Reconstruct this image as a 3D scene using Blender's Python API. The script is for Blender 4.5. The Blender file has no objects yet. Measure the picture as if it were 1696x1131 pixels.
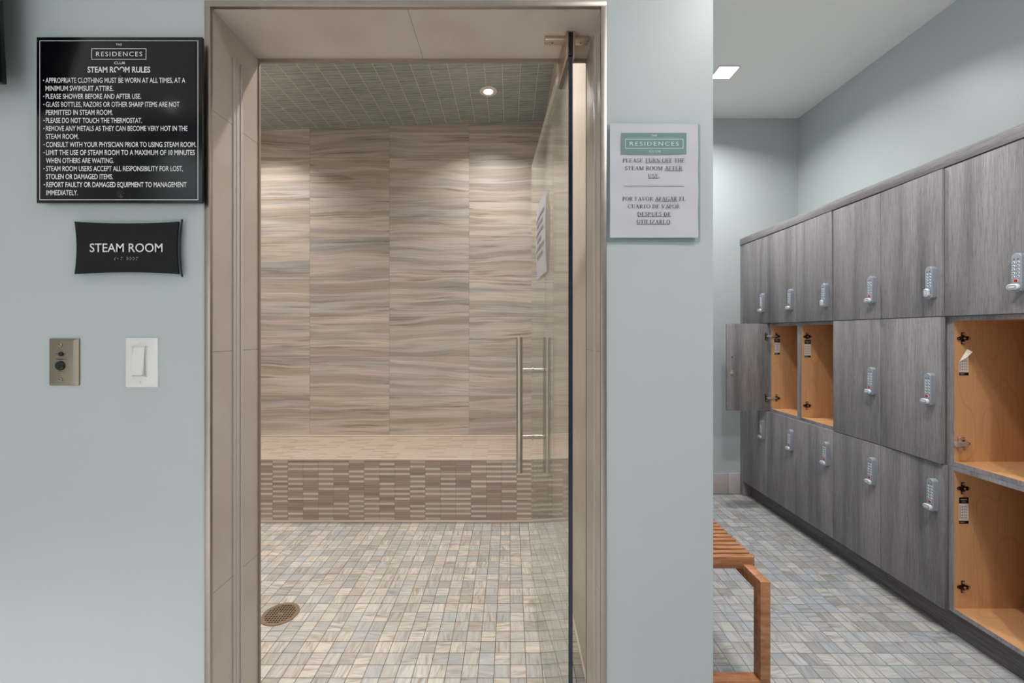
import bpy, bmesh, math, random
from mathutils import Vector, Matrix
C = bpy.context
SC = C.scene
COL = SC.collection
R = math.radians

# ------------------------------------------------------------------ camera, world, exposure, ceiling lamps
F = 692.0            # focal length in pixels of the 1696 px wide frame
EYE = 1.28           # camera height
VPX, VPY = 845.0, 552.0
cam = bpy.data.cameras.new('camera')
cam.sensor_width = 36.0
cam.lens = F / 1696.0 * 36.0
cam.shift_x = (848.0 - VPX) / 1696.0
cam.shift_y = -(565.5 - VPY) / 1696.0
cam.clip_start = 0.02
camo = bpy.data.objects.new('camera', cam)
COL.objects.link(camo)
camo.location = (0, 0, EYE)
camo.rotation_euler = (R(90), 0, 0)
SC.camera = camo

w = bpy.data.worlds.new('world')
SC.world = w
w.use_nodes = True
w.node_tree.nodes['Background'].inputs[0].default_value = (1.0, 0.99, 0.98, 1)
w.node_tree.nodes['Background'].inputs[1].default_value = 0.42

SC.view_settings.view_transform = 'Standard'
SC.view_settings.look = 'None'
SC.view_settings.gamma = 1.0
SC.view_settings.use_curve_mapping = False
SC.view_settings.exposure = 0.07

CEIL = 2.993
COOL = (1.0, 0.985, 0.97)
WARM = (1.0, 0.96, 0.925)
# (x, y, watts, spread) of the square ceiling lamps; the second is the one in the picture, the others are added unseen fill
ROOM_LAMPS = [(1.08, 0.12, 20, 140), (1.408, 2.744, 18, 146), (0.85, 1.30, 18, 146),
              (-0.95, -1.15, 60, 90), (-1.90, -1.15, 50, 90)]
STEAM_LAMPS = [(-0.157, 3.009, 7.0), (-1.98, 3.009, 8.0), (-0.157, 1.75, 13.5), (-1.98, 1.75, 13.5)]

# ------------------------------------------------------------------ helpers
def lin(c):
    out = []
    for v in c[:3]:
        v = v / 255.0
        out.append(v / 12.92 if v <= 0.04045 else ((v + 0.055) / 1.055) ** 2.4)
    return tuple(out) + (1.0,)

class MB:
    """collects shapes and links them as ONE mesh object"""
    def __init__(self):
        self.v = []; self.f = []; self.m = []; self.sm = []
    def _add(self, bm, mat, M=None, smooth=True):
        if M is not None:
            bm.transform(M)
        bmesh.ops.recalc_face_normals(bm, faces=bm.faces)
        base = len(self.v)
        bm.verts.index_update()
        for vv in bm.verts: self.v.append(vv.co[:])
        for ff in bm.faces:
            self.f.append([base + q.index for q in ff.verts]); self.m.append(mat)
            self.sm.append(smooth and len(ff.verts) <= 4)
        bm.free()
        return self
    def box(self, x0, x1, y0, y1, z0, z1, mat=0, bev=0.0, M=None, seg=2):
        bm = bmesh.new()
        bmesh.ops.create_cube(bm, size=1.0)
        for q in bm.verts:
            q.co = Vector((x0 + (q.co.x + .5) * (x1 - x0), y0 + (q.co.y + .5) * (y1 - y0), z0 + (q.co.z + .5) * (z1 - z0)))
        if bev > 0:
            bmesh.ops.bevel(bm, geom=list(bm.edges), offset=bev, segments=seg, affect='EDGES', profile=0.5)
        return self._add(bm, mat, M, False)
    def cyl(self, p0, p1, r0, r1=None, seg=20, mat=0, bev=0.0):
        r1 = r0 if r1 is None else r1
        p0 = Vector(p0); p1 = Vector(p1); d = p1 - p0
        bm = bmesh.new()
        bmesh.ops.create_cone(bm, cap_ends=True, segments=seg, radius1=r0, radius2=r1, depth=d.length)
        if bev > 0:
            es = [e for e in bm.edges if abs(e.verts[0].co.z - e.verts[1].co.z) < 1e-7]
            bmesh.ops.bevel(bm, geom=es, offset=bev, segments=3, affect='EDGES', profile=0.5)
        M = Matrix.Translation((p0 + p1) / 2) @ d.to_track_quat('Z', 'Y').to_matrix().to_4x4()
        return self._add(bm, mat, M)
    def prism(self, pts, axis, d0, d1, mat=0, bev=0.0, M=None):
        """pts 2-D outline: axis 'x' -> (y,z), 'y' -> (x,z), 'z' -> (x,y)"""
        def P(a, b, d):
            return {'x': (d, a, b), 'y': (a, d, b), 'z': (a, b, d)}[axis]
        bm = bmesh.new()
        lo = [bm.verts.new(P(a, b, d0)) for a, b in pts]
        hi = [bm.verts.new(P(a, b, d1)) for a, b in pts]
        n = len(pts)
        bm.faces.new(lo); top = bm.faces.new(hi)
        for i in range(n):
            bm.faces.new((lo[i], lo[(i + 1) % n], hi[(i + 1) % n], hi[i]))
        bmesh.ops.recalc_face_normals(bm, faces=bm.faces)
        if bev > 0:
            bmesh.ops.bevel(bm, geom=list(top.edges), offset=bev, segments=3, affect='EDGES', profile=0.5)
        return self._add(bm, mat, M)
    def loft(self, p0, d0, p1, d1, mat=0):
        """plate on an x-z outline: p0 at depth d0 tapering to p1 at depth d1"""
        bm = bmesh.new()
        a = [bm.verts.new((x, d0, z)) for x, z in p0]; b = [bm.verts.new((x, d1, z)) for x, z in p1]
        n = len(a)
        bm.faces.new(a); bm.faces.new(b)
        for i in range(n): bm.faces.new((a[i], a[(i + 1) % n], b[(i + 1) % n], b[i]))
        return self._add(bm, mat, None, False)
    def quadstrip(self, rows, mat=0):
        """rows of equal-length vertex lists -> grid surface"""
        base = len(self.v); n = len(rows[0])
        for r_ in rows:
            for p in r_: self.v.append(tuple(p))
        for i in range(len(rows) - 1):
            for j in range(n - 1):
                self.f.append([base + i * n + j, base + i * n + j + 1, base + (i + 1) * n + j + 1, base + (i + 1) * n + j]); self.m.append(mat); self.sm.append(True)
        return self
    def raw(self, verts, faces, mat=0):
        base = len(self.v)
        self.v += [tuple(p) for p in verts]
        for f in faces:
            self.f.append([base + i for i in f]); self.m.append(mat); self.sm.append(False)
        return self
    def mesh(self, name, mats, off=(0, 0, 0), angle=32):
        me = bpy.data.meshes.new(name)
        ox, oy, oz = off
        me.from_pydata([(a - ox, b - oy, c - oz) for a, b, c in self.v], [], self.f)
        if not isinstance(mats, (list, tuple)): mats = [mats]
        for m_ in mats: me.materials.append(m_)
        me.polygons.foreach_set('material_index', self.m)
        me.polygons.foreach_set('use_smooth', self.sm)
        me.update()
        me.set_sharp_from_angle(angle=R(angle))
        return me

def wloc(o):
    p = Vector(o.location)
    while o.parent:
        o = o.parent; p = p + Vector(o.location)
    return p

def obj(name, mb, mats, parent=None, at=None):
    """links the collected shapes (world coordinates) as one mesh object; at = its origin"""
    off = Vector(at) if at is not None else (wloc(parent) if parent else Vector((0, 0, 0)))
    me = mb.mesh(name, mats, off)
    o = bpy.data.objects.new(name, me)
    COL.objects.link(o)
    if parent:
        o.parent = parent
        o.location = off - wloc(parent)
    else:
        o.location = off
    return o

def tag(o, label=None, cat=None, group=None, kind=None):
    if label: o['label'] = label
    if cat: o['category'] = cat
    if group: o['group'] = group
    if kind: o['kind'] = kind
    return o

def thing(name, label, cat, loc, group=None):
    o = bpy.data.objects.new(name, None)
    COL.objects.link(o)
    o.location = loc
    o.empty_display_size = 0.05
    return tag(o, label, cat, group)

def struct(name, mb, mats, label=None, cat=None):
    return tag(obj(name, mb, mats), label, cat, None, 'structure')

# ------------------------------------------------------------------ node helper
class N:
    def __init__(self, name):
        self.mat = bpy.data.materials.new(name)
        self.mat.use_nodes = True
        self.t = self.mat.node_tree
        self.t.nodes.clear()
        self.out = self.t.nodes.new('ShaderNodeOutputMaterial')
    def new(self, typ, **kw):
        n = self.t.nodes.new(typ)
        for k, v in kw.items(): setattr(n, k, v)
        return n
    def put(self, sock, v):
        if isinstance(v, bpy.types.NodeSocket): self.t.links.new(v, sock)
        elif v is not None: sock.default_value = v
    def m(self, op, a, b=None, c=None, clamp=False):
        n = self.new('ShaderNodeMath', operation=op, use_clamp=clamp)
        self.put(n.inputs[0], a)
        if b is not None: self.put(n.inputs[1], b)
        if c is not None: self.put(n.inputs[2], c)
        return n.outputs[0]
    def pos(self):
        n = self.new('ShaderNodeNewGeometry')
        s = self.new('ShaderNodeSeparateXYZ'); self.put(s.inputs[0], n.outputs['Position'])
        return s.outputs[0], s.outputs[1], s.outputs[2]
    def nrm(self):
        n = self.new('ShaderNodeNewGeometry')
        s = self.new('ShaderNodeSeparateXYZ'); self.put(s.inputs[0], n.outputs['True Normal'])
        return s.outputs[0], s.outputs[1], s.outputs[2]
    def objc(self):
        n = self.new('ShaderNodeTexCoord')
        s = self.new('ShaderNodeSeparateXYZ'); self.put(s.inputs[0], n.outputs['Object'])
        return s.outputs[0], s.outputs[1], s.outputs[2]
    def rnd(self):
        return self.new('ShaderNodeObjectInfo').outputs['Random']
    def vec(self, x, y, z):
        n = self.new('ShaderNodeCombineXYZ')
        for i, q in enumerate((x, y, z)): self.put(n.inputs[i], q)
        return n.outputs[0]
    def noise(self, v, scale=1.0, detail=3.0, rough=0.55, dist=0.0):
        n = self.new('ShaderNodeTexNoise')
        self.put(n.inputs['Vector'], v); n.inputs['Scale'].default_value = scale
        n.inputs['Detail'].default_value = detail; n.inputs['Roughness'].default_value = rough
        n.inputs['Distortion'].default_value = dist
        return n.outputs[0]
    def white(self, v):
        n = self.new('ShaderNodeTexWhiteNoise', noise_dimensions='3D')
        self.put(n.inputs[0], v)
        s = self.new('ShaderNodeSeparateColor'); self.put(s.inputs[0], n.outputs['Color'])
        return s.outputs[0], s.outputs[1], s.outputs[2]
    def ramp(self, f, stops, const=False):
        n = self.new('ShaderNodeValToRGB')
        if const: n.color_ramp.interpolation = 'CONSTANT'
        el = n.color_ramp.elements
        while len(el) < len(stops): el.new(0.5)
        for e, (p, c) in zip(el, stops):
            e.position = p
            e.color = lin(c) if len(c) == 3 else c
        self.put(n.inputs[0], f)
        return n.outputs[0]
    def step(self, f, a, b):
        n = self.new('ShaderNodeMapRange', interpolation_type='SMOOTHSTEP')
        self.put(n.inputs[0], f)
        n.inputs[1].default_value = a; n.inputs[2].default_value = b
        return n.outputs[0]
    def mix(self, f, a, b, blend='MIX'):
        n = self.new('ShaderNodeMix', data_type='RGBA', blend_type=blend)
        self.put(n.inputs[0], f)
        self.put(n.inputs[6], lin(a) if isinstance(a, tuple) else a)
        self.put(n.inputs[7], lin(b) if isinstance(b, tuple) else b)
        return n.outputs[2]
    def scale(self, col, f):
        n = self.new('ShaderNodeVectorMath', operation='SCALE')
        self.put(n.inputs[0], col); self.put(n.inputs[3], f)
        return n.outputs[0]
    def bsdf(self, col, rough=0.5, metal=0.0, spec=0.5, bump=None, bstr=0.2, bdist=0.001, coat=0.0, **kw):
        b = self.new('ShaderNodeBsdfPrincipled')
        self.put(b.inputs['Base Color'], lin(col) if isinstance(col, tuple) else col)
        self.put(b.inputs['Roughness'], rough)
        self.put(b.inputs['Metallic'], metal)
        b.inputs['Specular IOR Level'].default_value = spec
        b.inputs['Coat Weight'].default_value = coat
        for k, v in kw.items(): self.put(b.inputs[k.replace('_', ' ')], v)
        if bump is not None:
            n = self.new('ShaderNodeBump'); n.inputs['Strength'].default_value = bstr; n.inputs['Distance'].default_value = bdist
            self.put(n.inputs['Height'], bump)
            self.t.links.new(n.outputs[0], b.inputs['Normal'])
        self.t.links.new(b.outputs[0], self.out.inputs[0])
        return self.mat

def plain(name, col, rough=0.5, metal=0.0, spec=0.5, var=0.06, vscale=30.0, **kw):
    """a flat coloured material with a little noise in it"""
    n = N(name)
    g = n.new('ShaderNodeNewGeometry')
    f = n.noise(g.outputs['Position'], vscale, 3)
    k = n.m('MULTIPLY_ADD', f, 2 * var, 1 - var)
    col_ = n.scale(n.mix(0.0, col, col), k)
    return n.bsdf(col_, rough, metal, spec, **kw)

def emit(name, col, strength):
    n = N(name)
    e = n.new('ShaderNodeEmission'); e.inputs[0].default_value = tuple(col) + (1,); e.inputs[1].default_value = strength
    n.t.links.new(e.outputs[0], n.out.inputs[0])
    return n.mat

def tilegrid(n, u, v, pu, pv, ou=0.0, ov=0.0, gu=0.0016, gv=0.0016):
    """returns tile indices and a grout mask for a stack-bonded grid with pitch pu x pv"""
    a = n.m('DIVIDE', n.m('SUBTRACT', u, ou), pu); b = n.m('DIVIDE', n.m('SUBTRACT', v, ov), pv)
    iu = n.m('FLOOR', a); iv = n.m('FLOOR', b)
    fu = n.m('FRACT', a); fv = n.m('FRACT', b)
    du = n.m('MULTIPLY', n.m('MINIMUM', fu, n.m('SUBTRACT', 1.0, fu)), pu)
    dv = n.m('MULTIPLY', n.m('MINIMUM', fv, n.m('SUBTRACT', 1.0, fv)), pv)
    g = n.m('MAXIMUM', n.m('LESS_THAN', du, gu), n.m('LESS_THAN', dv, gv))
    return iu, iv, fu, fv, g

# ------------------------------------------------------------------ materials
def mat_paint():
    n = N('aqua_wall_paint')
    g = n.new('ShaderNodeNewGeometry').outputs['Position']
    f = n.noise(g, 2.2, 2)
    c = n.mix(f, (178, 186, 187), (183, 191, 192))
    b = n.noise(g, 420.0, 2)
    return n.bsdf(c, 0.38, spec=0.42, bump=b, bstr=0.12, bdist=0.0006)

def mat_stone_mosaic(name, grout, tint=(255, 255, 255)):
    n = N(name)
    x, y, z = n.pos()
    iu, iv, fu, fv, g = tilegrid(n, x, y, 0.0608, 0.0608, 0.0, 1.6115, 0.0013, 0.0013)
    r1, r2, r3 = n.white(n.vec(iu, iv, 1.0))
    q1, q2, q3 = n.white(n.vec(iu, iv, 7.0))
    sw = n.m('GREATER_THAN', r1, 0.5)
    def pick(a, b):
        return n.m('ADD', n.m('MULTIPLY', sw, a), n.m('MULTIPLY', n.m('SUBTRACT', 1.0, sw), b))
    ac = pick(fu, fv); al = pick(fv, fu)
    sk = n.m('MULTIPLY_ADD', al, n.m('MULTIPLY', n.m('SUBTRACT', r3, 0.5), 0.35), ac)
    vv = n.vec(n.m('MULTIPLY_ADD', r2, 40.0, n.m('MULTIPLY', sk, 5.0)), n.m('MULTIPLY_ADD', r3, 30.0, n.m('MULTIPLY', al, 0.55)), n.m('MULTIPLY', q1, 20.0))
    f = n.noise(vv, 1.0, 4, 0.62)
    base = n.ramp(q2, [(0.0, (178, 180, 179)), (0.20, (198, 196, 190)), (0.42, (214, 206, 194)), (0.66, (206, 200, 192)), (0.84, (182, 176, 166)), (1.0, (188, 194, 197))])
    vein = n.ramp(q3, [(0.0, (150, 138, 120)), (0.4, (158, 156, 152)), (0.7, (166, 171, 173)), (1.0, (168, 152, 132))])
    col = n.mix(n.step(f, 0.42, 0.72), base, vein)
    lt = n.step(f, 0.44, 0.24)
    col = n.mix(n.m('MULTIPLY', lt, 0.5), col, (226, 220, 210))
    col = n.scale(col, n.m('MULTIPLY_ADD', r2, 0.16, 0.90))
    col = n.mix(1.0, col, tint, 'MULTIPLY')
    col = n.mix(g, col, grout)
    hgt = n.m('SUBTRACT', 1.0, g)
    rough = n.m('MULTIPLY_ADD', g, 0.4, 0.36)
    return n.bsdf(col, rough, spec=0.4, bump=hgt, bstr=0.3, bdist=0.0008)

def mat_back_tile():
    n = N('vein_cut_wall_tile')
    x, y, z = n.pos()
    iu, iv, fu, fv, g = tilegrid(n, x, z, 0.661, 0.3286, -1.001, 0.4335, 0.0011, 0.0011)
    r1, r2, r3 = n.white(n.vec(iu, iv, 3.0))
    q1, q2, q3 = n.white(n.vec(iu, iv, 11.0))
    wav = n.noise(n.vec(n.m('MULTIPLY_ADD', r1, 31.0, n.m('MULTIPLY', x, 1.5)), n.m('MULTIPLY', z, 2.2), n.m('MULTIPLY', r2, 19.0)), 1.0, 2, 0.5)
    tilt = n.m('MULTIPLY', n.m('SUBTRACT', fu, 0.5), n.m('MULTIPLY', n.m('SUBTRACT', q1, 0.5), 0.05))
    zz = n.m('ADD', n.m('ADD', z, tilt), n.m('MULTIPLY', n.m('SUBTRACT', wav, 0.5), 0.075))
    bx = n.m('MULTIPLY_ADD', r2, 53.0, n.m('MULTIPLY', x, 0.5))
    bz = n.m('MULTIPLY_ADD', r3, 47.0, n.m('MULTIPLY', zz, 10.5))
    band = n.noise(n.vec(bx, bz, n.m('MULTIPLY', r1, 13.0)), 1.0, 3, 0.5)
    hue = n.noise(n.vec(n.m('MULTIPLY_ADD', r1, 23.0, n.m('MULTIPLY', x, 0.5)), n.m('MULTIPLY_ADD', q2, 37.0, n.m('MULTIPLY', zz, 5.5)), 4.0), 1.0, 2, 0.5)
    base = n.ramp(n.step(hue, 0.28, 0.72), [(0.0, (164, 168, 171)), (0.30, (180, 174, 168)), (0.55, (194, 182, 170)), (0.8, (203, 190, 172)), (1.0, (170, 169, 167))])
    dark = n.ramp(n.step(band, 0.25, 0.75), [(0.0, (158, 146, 132)), (0.22, (180, 170, 160)), (0.40, (216, 207, 198)), (0.55, (208, 200, 193)), (0.72, (172, 168, 166)), (0.88, (166, 152, 136)), (1.0, (196, 188, 178))])
    col = n.mix(0.58, base, dark)
    # thin brown streaks, gathered in groups
    fine = n.noise(n.vec(n.m('MULTIPLY_ADD', r3, 17.0, n.m('MULTIPLY', x, 1.3)), n.m('MULTIPLY_ADD', r2, 91.0, n.m('MULTIPLY', zz, 70.0)), 2.0), 1.0, 4, 0.65, 0.6)
    grp = n.noise(n.vec(n.m('MULTIPLY_ADD', q3, 61.0, n.m('MULTIPLY', x, 1.6)), n.m('MULTIPLY_ADD', q2, 29.0, n.m('MULTIPLY', zz, 13.0)), 9.0), 1.0, 2, 0.5)
    fm = n.m('MULTIPLY', n.step(fine, 0.49, 0.62), n.step(grp, 0.47, 0.64))
    col = n.mix(n.m('MULTIPLY', fm, 0.62), col, (116, 98, 78))
    f2 = n.noise(n.vec(n.m('MULTIPLY', x, 2.2), n.m('MULTIPLY', zz, 190.0), r1), 1.0, 3, 0.6)
    col = n.scale(col, n.m('MULTIPLY_ADD', n.step(f2, 0.3, 0.7), 0.22, 0.85))
    col = n.scale(col, n.m('MULTIPLY_ADD', q1, 0.15, 0.925))
    col = n.mix(n.m('MULTIPLY', g, 0.75), col, (120, 108, 96))
    return n.bsdf(col, 0.42, spec=0.4)

def mat_strip_mosaic(name, along, rowax, dark):
    """stacked strip mosaic of the bench; along/rowax choose the two world axes"""
    n = N(name)
    ax = dict(zip('xyz', n.pos()))
    iu, iv, fu, fv, g = tilegrid(n, ax[along], ax[rowax], 0.1034, 0.0168, -1.001 + 0.012, 0.0, 0.0009, 0.0007)
    r1, r2, r3 = n.white(n.vec(iu, iv, 5.0))
    c1, c2, c3 = n.white(n.vec(iu, 0.0, 2.0))
    per = n.m('MODULO', n.m('ADD', iv, n.m('FLOOR', n.m('MULTIPLY', c1, 2.99))), 2.0)
    light = n.m('MULTIPLY', n.m('GREATER_THAN', per, 0.5), n.m('GREATER_THAN', r1, 0.28))
    st = n.noise(n.vec(n.m('MULTIPLY_ADD', r2, 40.0, n.m('MULTIPLY', ax[along], 14.0)), n.m('MULTIPLY', ax[rowax], 260.0), n.m('MULTIPLY', r3, 9.0)), 1.0, 3, 0.6)
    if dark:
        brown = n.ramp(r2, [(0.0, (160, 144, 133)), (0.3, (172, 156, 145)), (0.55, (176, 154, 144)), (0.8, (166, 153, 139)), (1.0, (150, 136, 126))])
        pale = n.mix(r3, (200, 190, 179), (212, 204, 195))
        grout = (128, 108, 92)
    else:  # same tile in paler colours: the light on the bench top is painted in
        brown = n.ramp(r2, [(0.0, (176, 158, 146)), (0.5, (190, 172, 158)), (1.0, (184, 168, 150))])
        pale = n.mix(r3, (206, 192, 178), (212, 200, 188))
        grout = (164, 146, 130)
    col = n.mix(light, brown, pale)
    col = n.scale(col, n.m('MULTIPLY_ADD', st, 0.24, 0.88))
    col = n.mix(n.m('MULTIPLY', g, 0.8), col, grout)
    return n.bsdf(col, 0.34, spec=0.45)

def mat_fine_mosaic():
    n = N('beige_wall_mosaic')
    x, y, z = n.pos()
    iu, iv, fu, fv, g = tilegrid(n, y, z, 0.0168, 0.1034, 0.0, 0.0, 0.0006, 0.0006)
    r1, r2, r3 = n.white(n.vec(iu, iv, 5.0))
    col = n.mix(r1, (194, 182, 170), (202, 191, 180))
    col = n.mix(n.m('MULTIPLY', g, 0.55), col, (178, 158, 138))
    return n.bsdf(col, 0.36, spec=0.45)

def mat_ceiling_tile():
    n = N('green_ceiling_tile')
    x, y, z = n.pos()
    iu, iv, fu, fv, g = tilegrid(n, x, y, 0.1187, 0.0297, -1.001, 0.0, 0.0011, 0.0008)
    r1, r2, r3 = n.white(n.vec(iu, iv, 5.0))
    st = n.noise(n.vec(n.m('MULTIPLY_ADD', r2, 40.0, n.m('MULTIPLY', x, 10.0)), n.m('MULTIPLY', y, 120.0), r3), 1.0, 4, 0.6)
    col = n.ramp(st, [(0.25, (120, 132, 128)), (0.5, (147, 159, 154)), (0.75, (168, 178, 174))])
    col = n.scale(col, n.m('MULTIPLY_ADD', r1, 0.14, 0.92))
    gm = n.m('MULTIPLY', n.m('LESS_THAN', n.m('MULTIPLY', n.m('MINIMUM', fu, n.m('SUBTRACT', 1.0, fu)), 0.1187), 0.0012), 0.9)
    gr = n.m('MAXIMUM', gm, n.m('MULTIPLY', g, 0.66))
    col = n.mix(gr, col, (228, 222, 200))
    return n.bsdf(col, 0.16, spec=0.5)

def mat_jamb():
    n = N('beige_jamb_tile')
    x, y, z = n.pos()
    nx, ny, nz = n.nrm()
    g0 = n.new('ShaderNodeNewGeometry').outputs['Position']
    f = n.noise(g0, 5.0, 4, 0.6)
    s = n.noise(g0, 90.0, 3, 0.7)
    col = n.ramp(f, [(0.3, (178, 164, 153)), (0.5, (186, 173, 163)), (0.7, (191, 179, 170))])
    col = n.scale(col, n.m('MULTIPLY_ADD', n.step(s, 0.55, 0.75), -0.07, 1.0))
    def joint(v, o, p):
        a = n.m('FRACT', n.m('DIVIDE', n.m('SUBTRACT', v, o), p))
        return n.m('LESS_THAN', n.m('MULTIPLY', n.m('MINIMUM', a, n.m('SUBTRACT', 1.0, a)), p), 0.0008)
    hor = n.m('GREATER_THAN', n.m('ABSOLUTE', nz), 0.5)
    j = n.m('ADD', n.m('MULTIPLY', hor, joint(x, -0.2527, 0.6)), n.m('MULTIPLY', n.m('SUBTRACT', 1.0, hor), joint(z, 1.234, 0.5955)))
    col = n.mix(n.m('MULTIPLY', j, 0.8), col, (98, 88, 80))
    return n.bsdf(col, 0.33, spec=0.45)

def mat_laminate(name='grey_wood_laminate', axis='z', tone=1.0):
    n = N(name)
    x, y, z = n.pos()
    r = n.rnd()
    if axis == 'z': al, ac, ac2 = z, y, x
    else: al, ac, ac2 = y, z, x
    k = n.m('MULTIPLY', r, 37.0)
    a = n.m('ADD', ac, ac2)
    broad = n.noise(n.vec(n.m('ADD', n.m('MULTIPLY', a, 11.0), k), n.m('MULTIPLY', al, 0.55), k), 1.0, 3, 0.55)
    fine = n.noise(n.vec(n.m('ADD', n.m('MULTIPLY', a, 330.0), k), n.m('MULTIPLY', al, 7.0), k), 1.0, 4, 0.7)
    pore = n.noise(n.vec(n.m('ADD', n.m('MULTIPLY', a, 520.0), k), n.m('MULTIPLY', al, 26.0), k), 1.0, 2, 0.6)
    col = n.ramp(broad, [(0.28, (108, 105, 108)), (0.45, (136, 132, 134)), (0.6, (152, 147, 149)), (0.75, (128, 124, 126))])
    col = n.scale(col, n.m('MULTIPLY_ADD', n.step(fine, 0.3, 0.7), 0.42, 0.78 * tone))
    col = n.mix(n.m('MULTIPLY', n.step(pore, 0.52, 0.72), 0.42), col, (64, 61, 63))
    return n.bsdf(col, 0.45, spec=0.35, bump=fine, bstr=0.15, bdist=0.0005)

def mat_maple():
    n = N('maple_veneer')
    x, y, z = n.pos()
    r = n.rnd()
    k = n.m('MULTIPLY', r, 23.0)
    hz = n.m('ABSOLUTE', n.nrm()[2])
    ww = n.noise(n.vec(n.m('MULTIPLY_ADD', x, 3.2, k), n.m('MULTIPLY', y, 3.2), n.m('MULTIPLY', z, 1.1)), 1.0, 2, 0.5)
    rings = n.m('SINE', n.m('MULTIPLY', n.m('ADD', n.m('MULTIPLY', ww, 1.0), n.m('MULTIPLY', n.m('ADD', x, y), 0.25)), 75.0))
    fine = n.noise(n.vec(n.m('MULTIPLY_ADD', x, 160.0, k), n.m('MULTIPLY', y, 160.0), n.m('MULTIPLY', z, 5.0)), 1.0, 3, 0.6)
    col = n.ramp(fine, [(0.3, (203, 152, 106)), (0.7, (214, 165, 118))])
    col = n.mix(n.m('MULTIPLY', n.step(rings, 0.90, 1.0), 0.22), col, (176, 118, 74))
    return n.bsdf(col, 0.38, spec=0.4)

def mat_teak():
    n = N('teak_wood')
    x, y, z = n.pos()
    r = n.rnd()
    k = n.m('MULTIPLY', r, 31.0)
    f = n.noise(n.vec(n.m('MULTIPLY_ADD', x, 14.0, k), n.m('MULTIPLY', y, 60.0), n.m('MULTIPLY', z, 60.0)), 1.0, 4, 0.6)
    col = n.ramp(f, [(0.28, (136, 90, 60)), (0.5, (166, 114, 78)), (0.72, (186, 134, 98))])
    return n.bsdf(col, 0.42, spec=0.4)

def mat_metal(name, col, rough=0.3, axis=None):
    n = N(name)
    x, y, z = n.pos()
    if axis: v = {'z': n.vec(n.m('MULTIPLY', x, 700.0), n.m('MULTIPLY', y, 700.0), n.m('MULTIPLY', z, 6.0)), 'x': n.vec(n.m('MULTIPLY', x, 8.0), n.m('MULTIPLY', y, 700.0), n.m('MULTIPLY', z, 700.0))}[axis]
    else: v = n.vec(n.m('MULTIPLY', x, 60.0), n.m('MULTIPLY', y, 60.0), n.m('MULTIPLY', z, 60.0))
    f = n.noise(v, 1.0, 3)
    c = n.scale(n.mix(0.0, col, col), n.m('MULTIPLY_ADD', f, 0.2, 0.9))
    return n.bsdf(c, n.m('MULTIPLY_ADD', f, 0.12, rough - 0.06), 1.0)

def mat_glass(name, tint, ior=1.5, extra=0.0, extracol=(1, 1, 1, 1)):
    """clear sheet: Fresnel mix of a straight-through and a mirror lobe, same for every viewer"""
    n = N(name)
    bf = n.new('ShaderNodeNewGeometry').outputs['Backfacing']
    i = n.m('ADD', n.m('MULTIPLY', bf, 1.0 / ior), n.m('MULTIPLY', n.m('SUBTRACT', 1.0, bf), ior))
    fr = n.new('ShaderNodeFresnel'); n.put(fr.inputs[0], i)
    tr = n.new('ShaderNodeBsdfTransparent'); tr.inputs[0].default_value = tint
    gl = n.new('ShaderNodeBsdfGlossy'); gl.inputs['Roughness'].default_value = 0.015
    gl.inputs[0].default_value = (0.94, 0.97, 0.95, 1)
    mx = n.new('ShaderNodeMixShader')
    n.put(mx.inputs[0], fr.outputs[0]); n.t.links.new(tr.outputs[0], mx.inputs[1]); n.t.links.new(gl.outputs[0], mx.inputs[2])
    res = mx.outputs[0]
    if extra:
        df = n.new('ShaderNodeBsdfDiffuse'); df.inputs[0].default_value = extracol
        m2 = n.new('ShaderNodeMixShader'); m2.inputs[0].default_value = extra
        n.t.links.new(res, m2.inputs[1]); n.t.links.new(df.outputs[0], m2.inputs[2]); res = m2.outputs[0]
    n.t.links.new(res, n.out.inputs[0])
    return n.mat

M_PAINT = mat_paint()
M_CEIL = plain('white_ceiling_paint', (242, 240, 237), 0.7, var=0.015, vscale=3)
M_FLOOR = mat_stone_mosaic('stone_floor_mosaic', (104, 102, 100), (226, 230, 238))
M_SFLOOR = mat_stone_mosaic('stone_steam_floor_mosaic', (104, 88, 74))
M_BACK = mat_back_tile()
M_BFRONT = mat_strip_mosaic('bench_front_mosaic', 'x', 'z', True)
M_BTOP = mat_strip_mosaic('bench_top_lit_mosaic', 'x', 'y', False)
M_FINE = mat_fine_mosaic()
M_CTILE = mat_ceiling_tile()
M_JAMB = mat_jamb()
M_TRIM = mat_metal('satin_taupe_metal', (170, 158, 150), 0.38)
M_STEEL = mat_metal('brushed_steel', (186, 178, 168), 0.32, 'z')
M_NICKEL = mat_metal('satin_nickel', (196, 180, 164), 0.34)
M_STRIP = plain('pale_satin_strip', (222, 212, 202), 0.28, 0.35, var=0.03)
M_COVE = plain('pale_caulk_bead', (222, 208, 192), 0.25, var=0.03)
M_LAM = mat_laminate(tone=0.9)
M_LAMH = mat_laminate('grey_wood_laminate_across', 'y', 0.86)
M_LAMD = mat_laminate('dark_grey_toe_laminate', 'y', 0.36)
M_EDGE = mat_laminate('blue_grey_edge_band', 'z', 1.02)
M_MAPLE = mat_maple()
M_TEAK = mat_teak()
M_BRONZE = mat_metal('dark_bronze', (84, 66, 52), 0.35)
M_HINGE = plain('hinge_nickel', (186, 174, 160), 0.3, 0.45, var=0.05)
M_LOCK = plain('silver_lock_paint', (158, 163, 172), 0.36, 0.35, var=0.03)
M_LOCKL = plain('pale_lock_button', (208, 212, 216), 0.3, 0.1, var=0.02)
M_RED = plain('red_plastic', (176, 22, 32), 0.35, var=0.03)
M_BLACK = plain('gloss_black', (8, 8, 12), 0.16, spec=0.35, var=0.03)
M_MATBLACK = plain('matt_black', (10, 10, 14), 0.5, spec=0.3, var=0.03)
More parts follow.
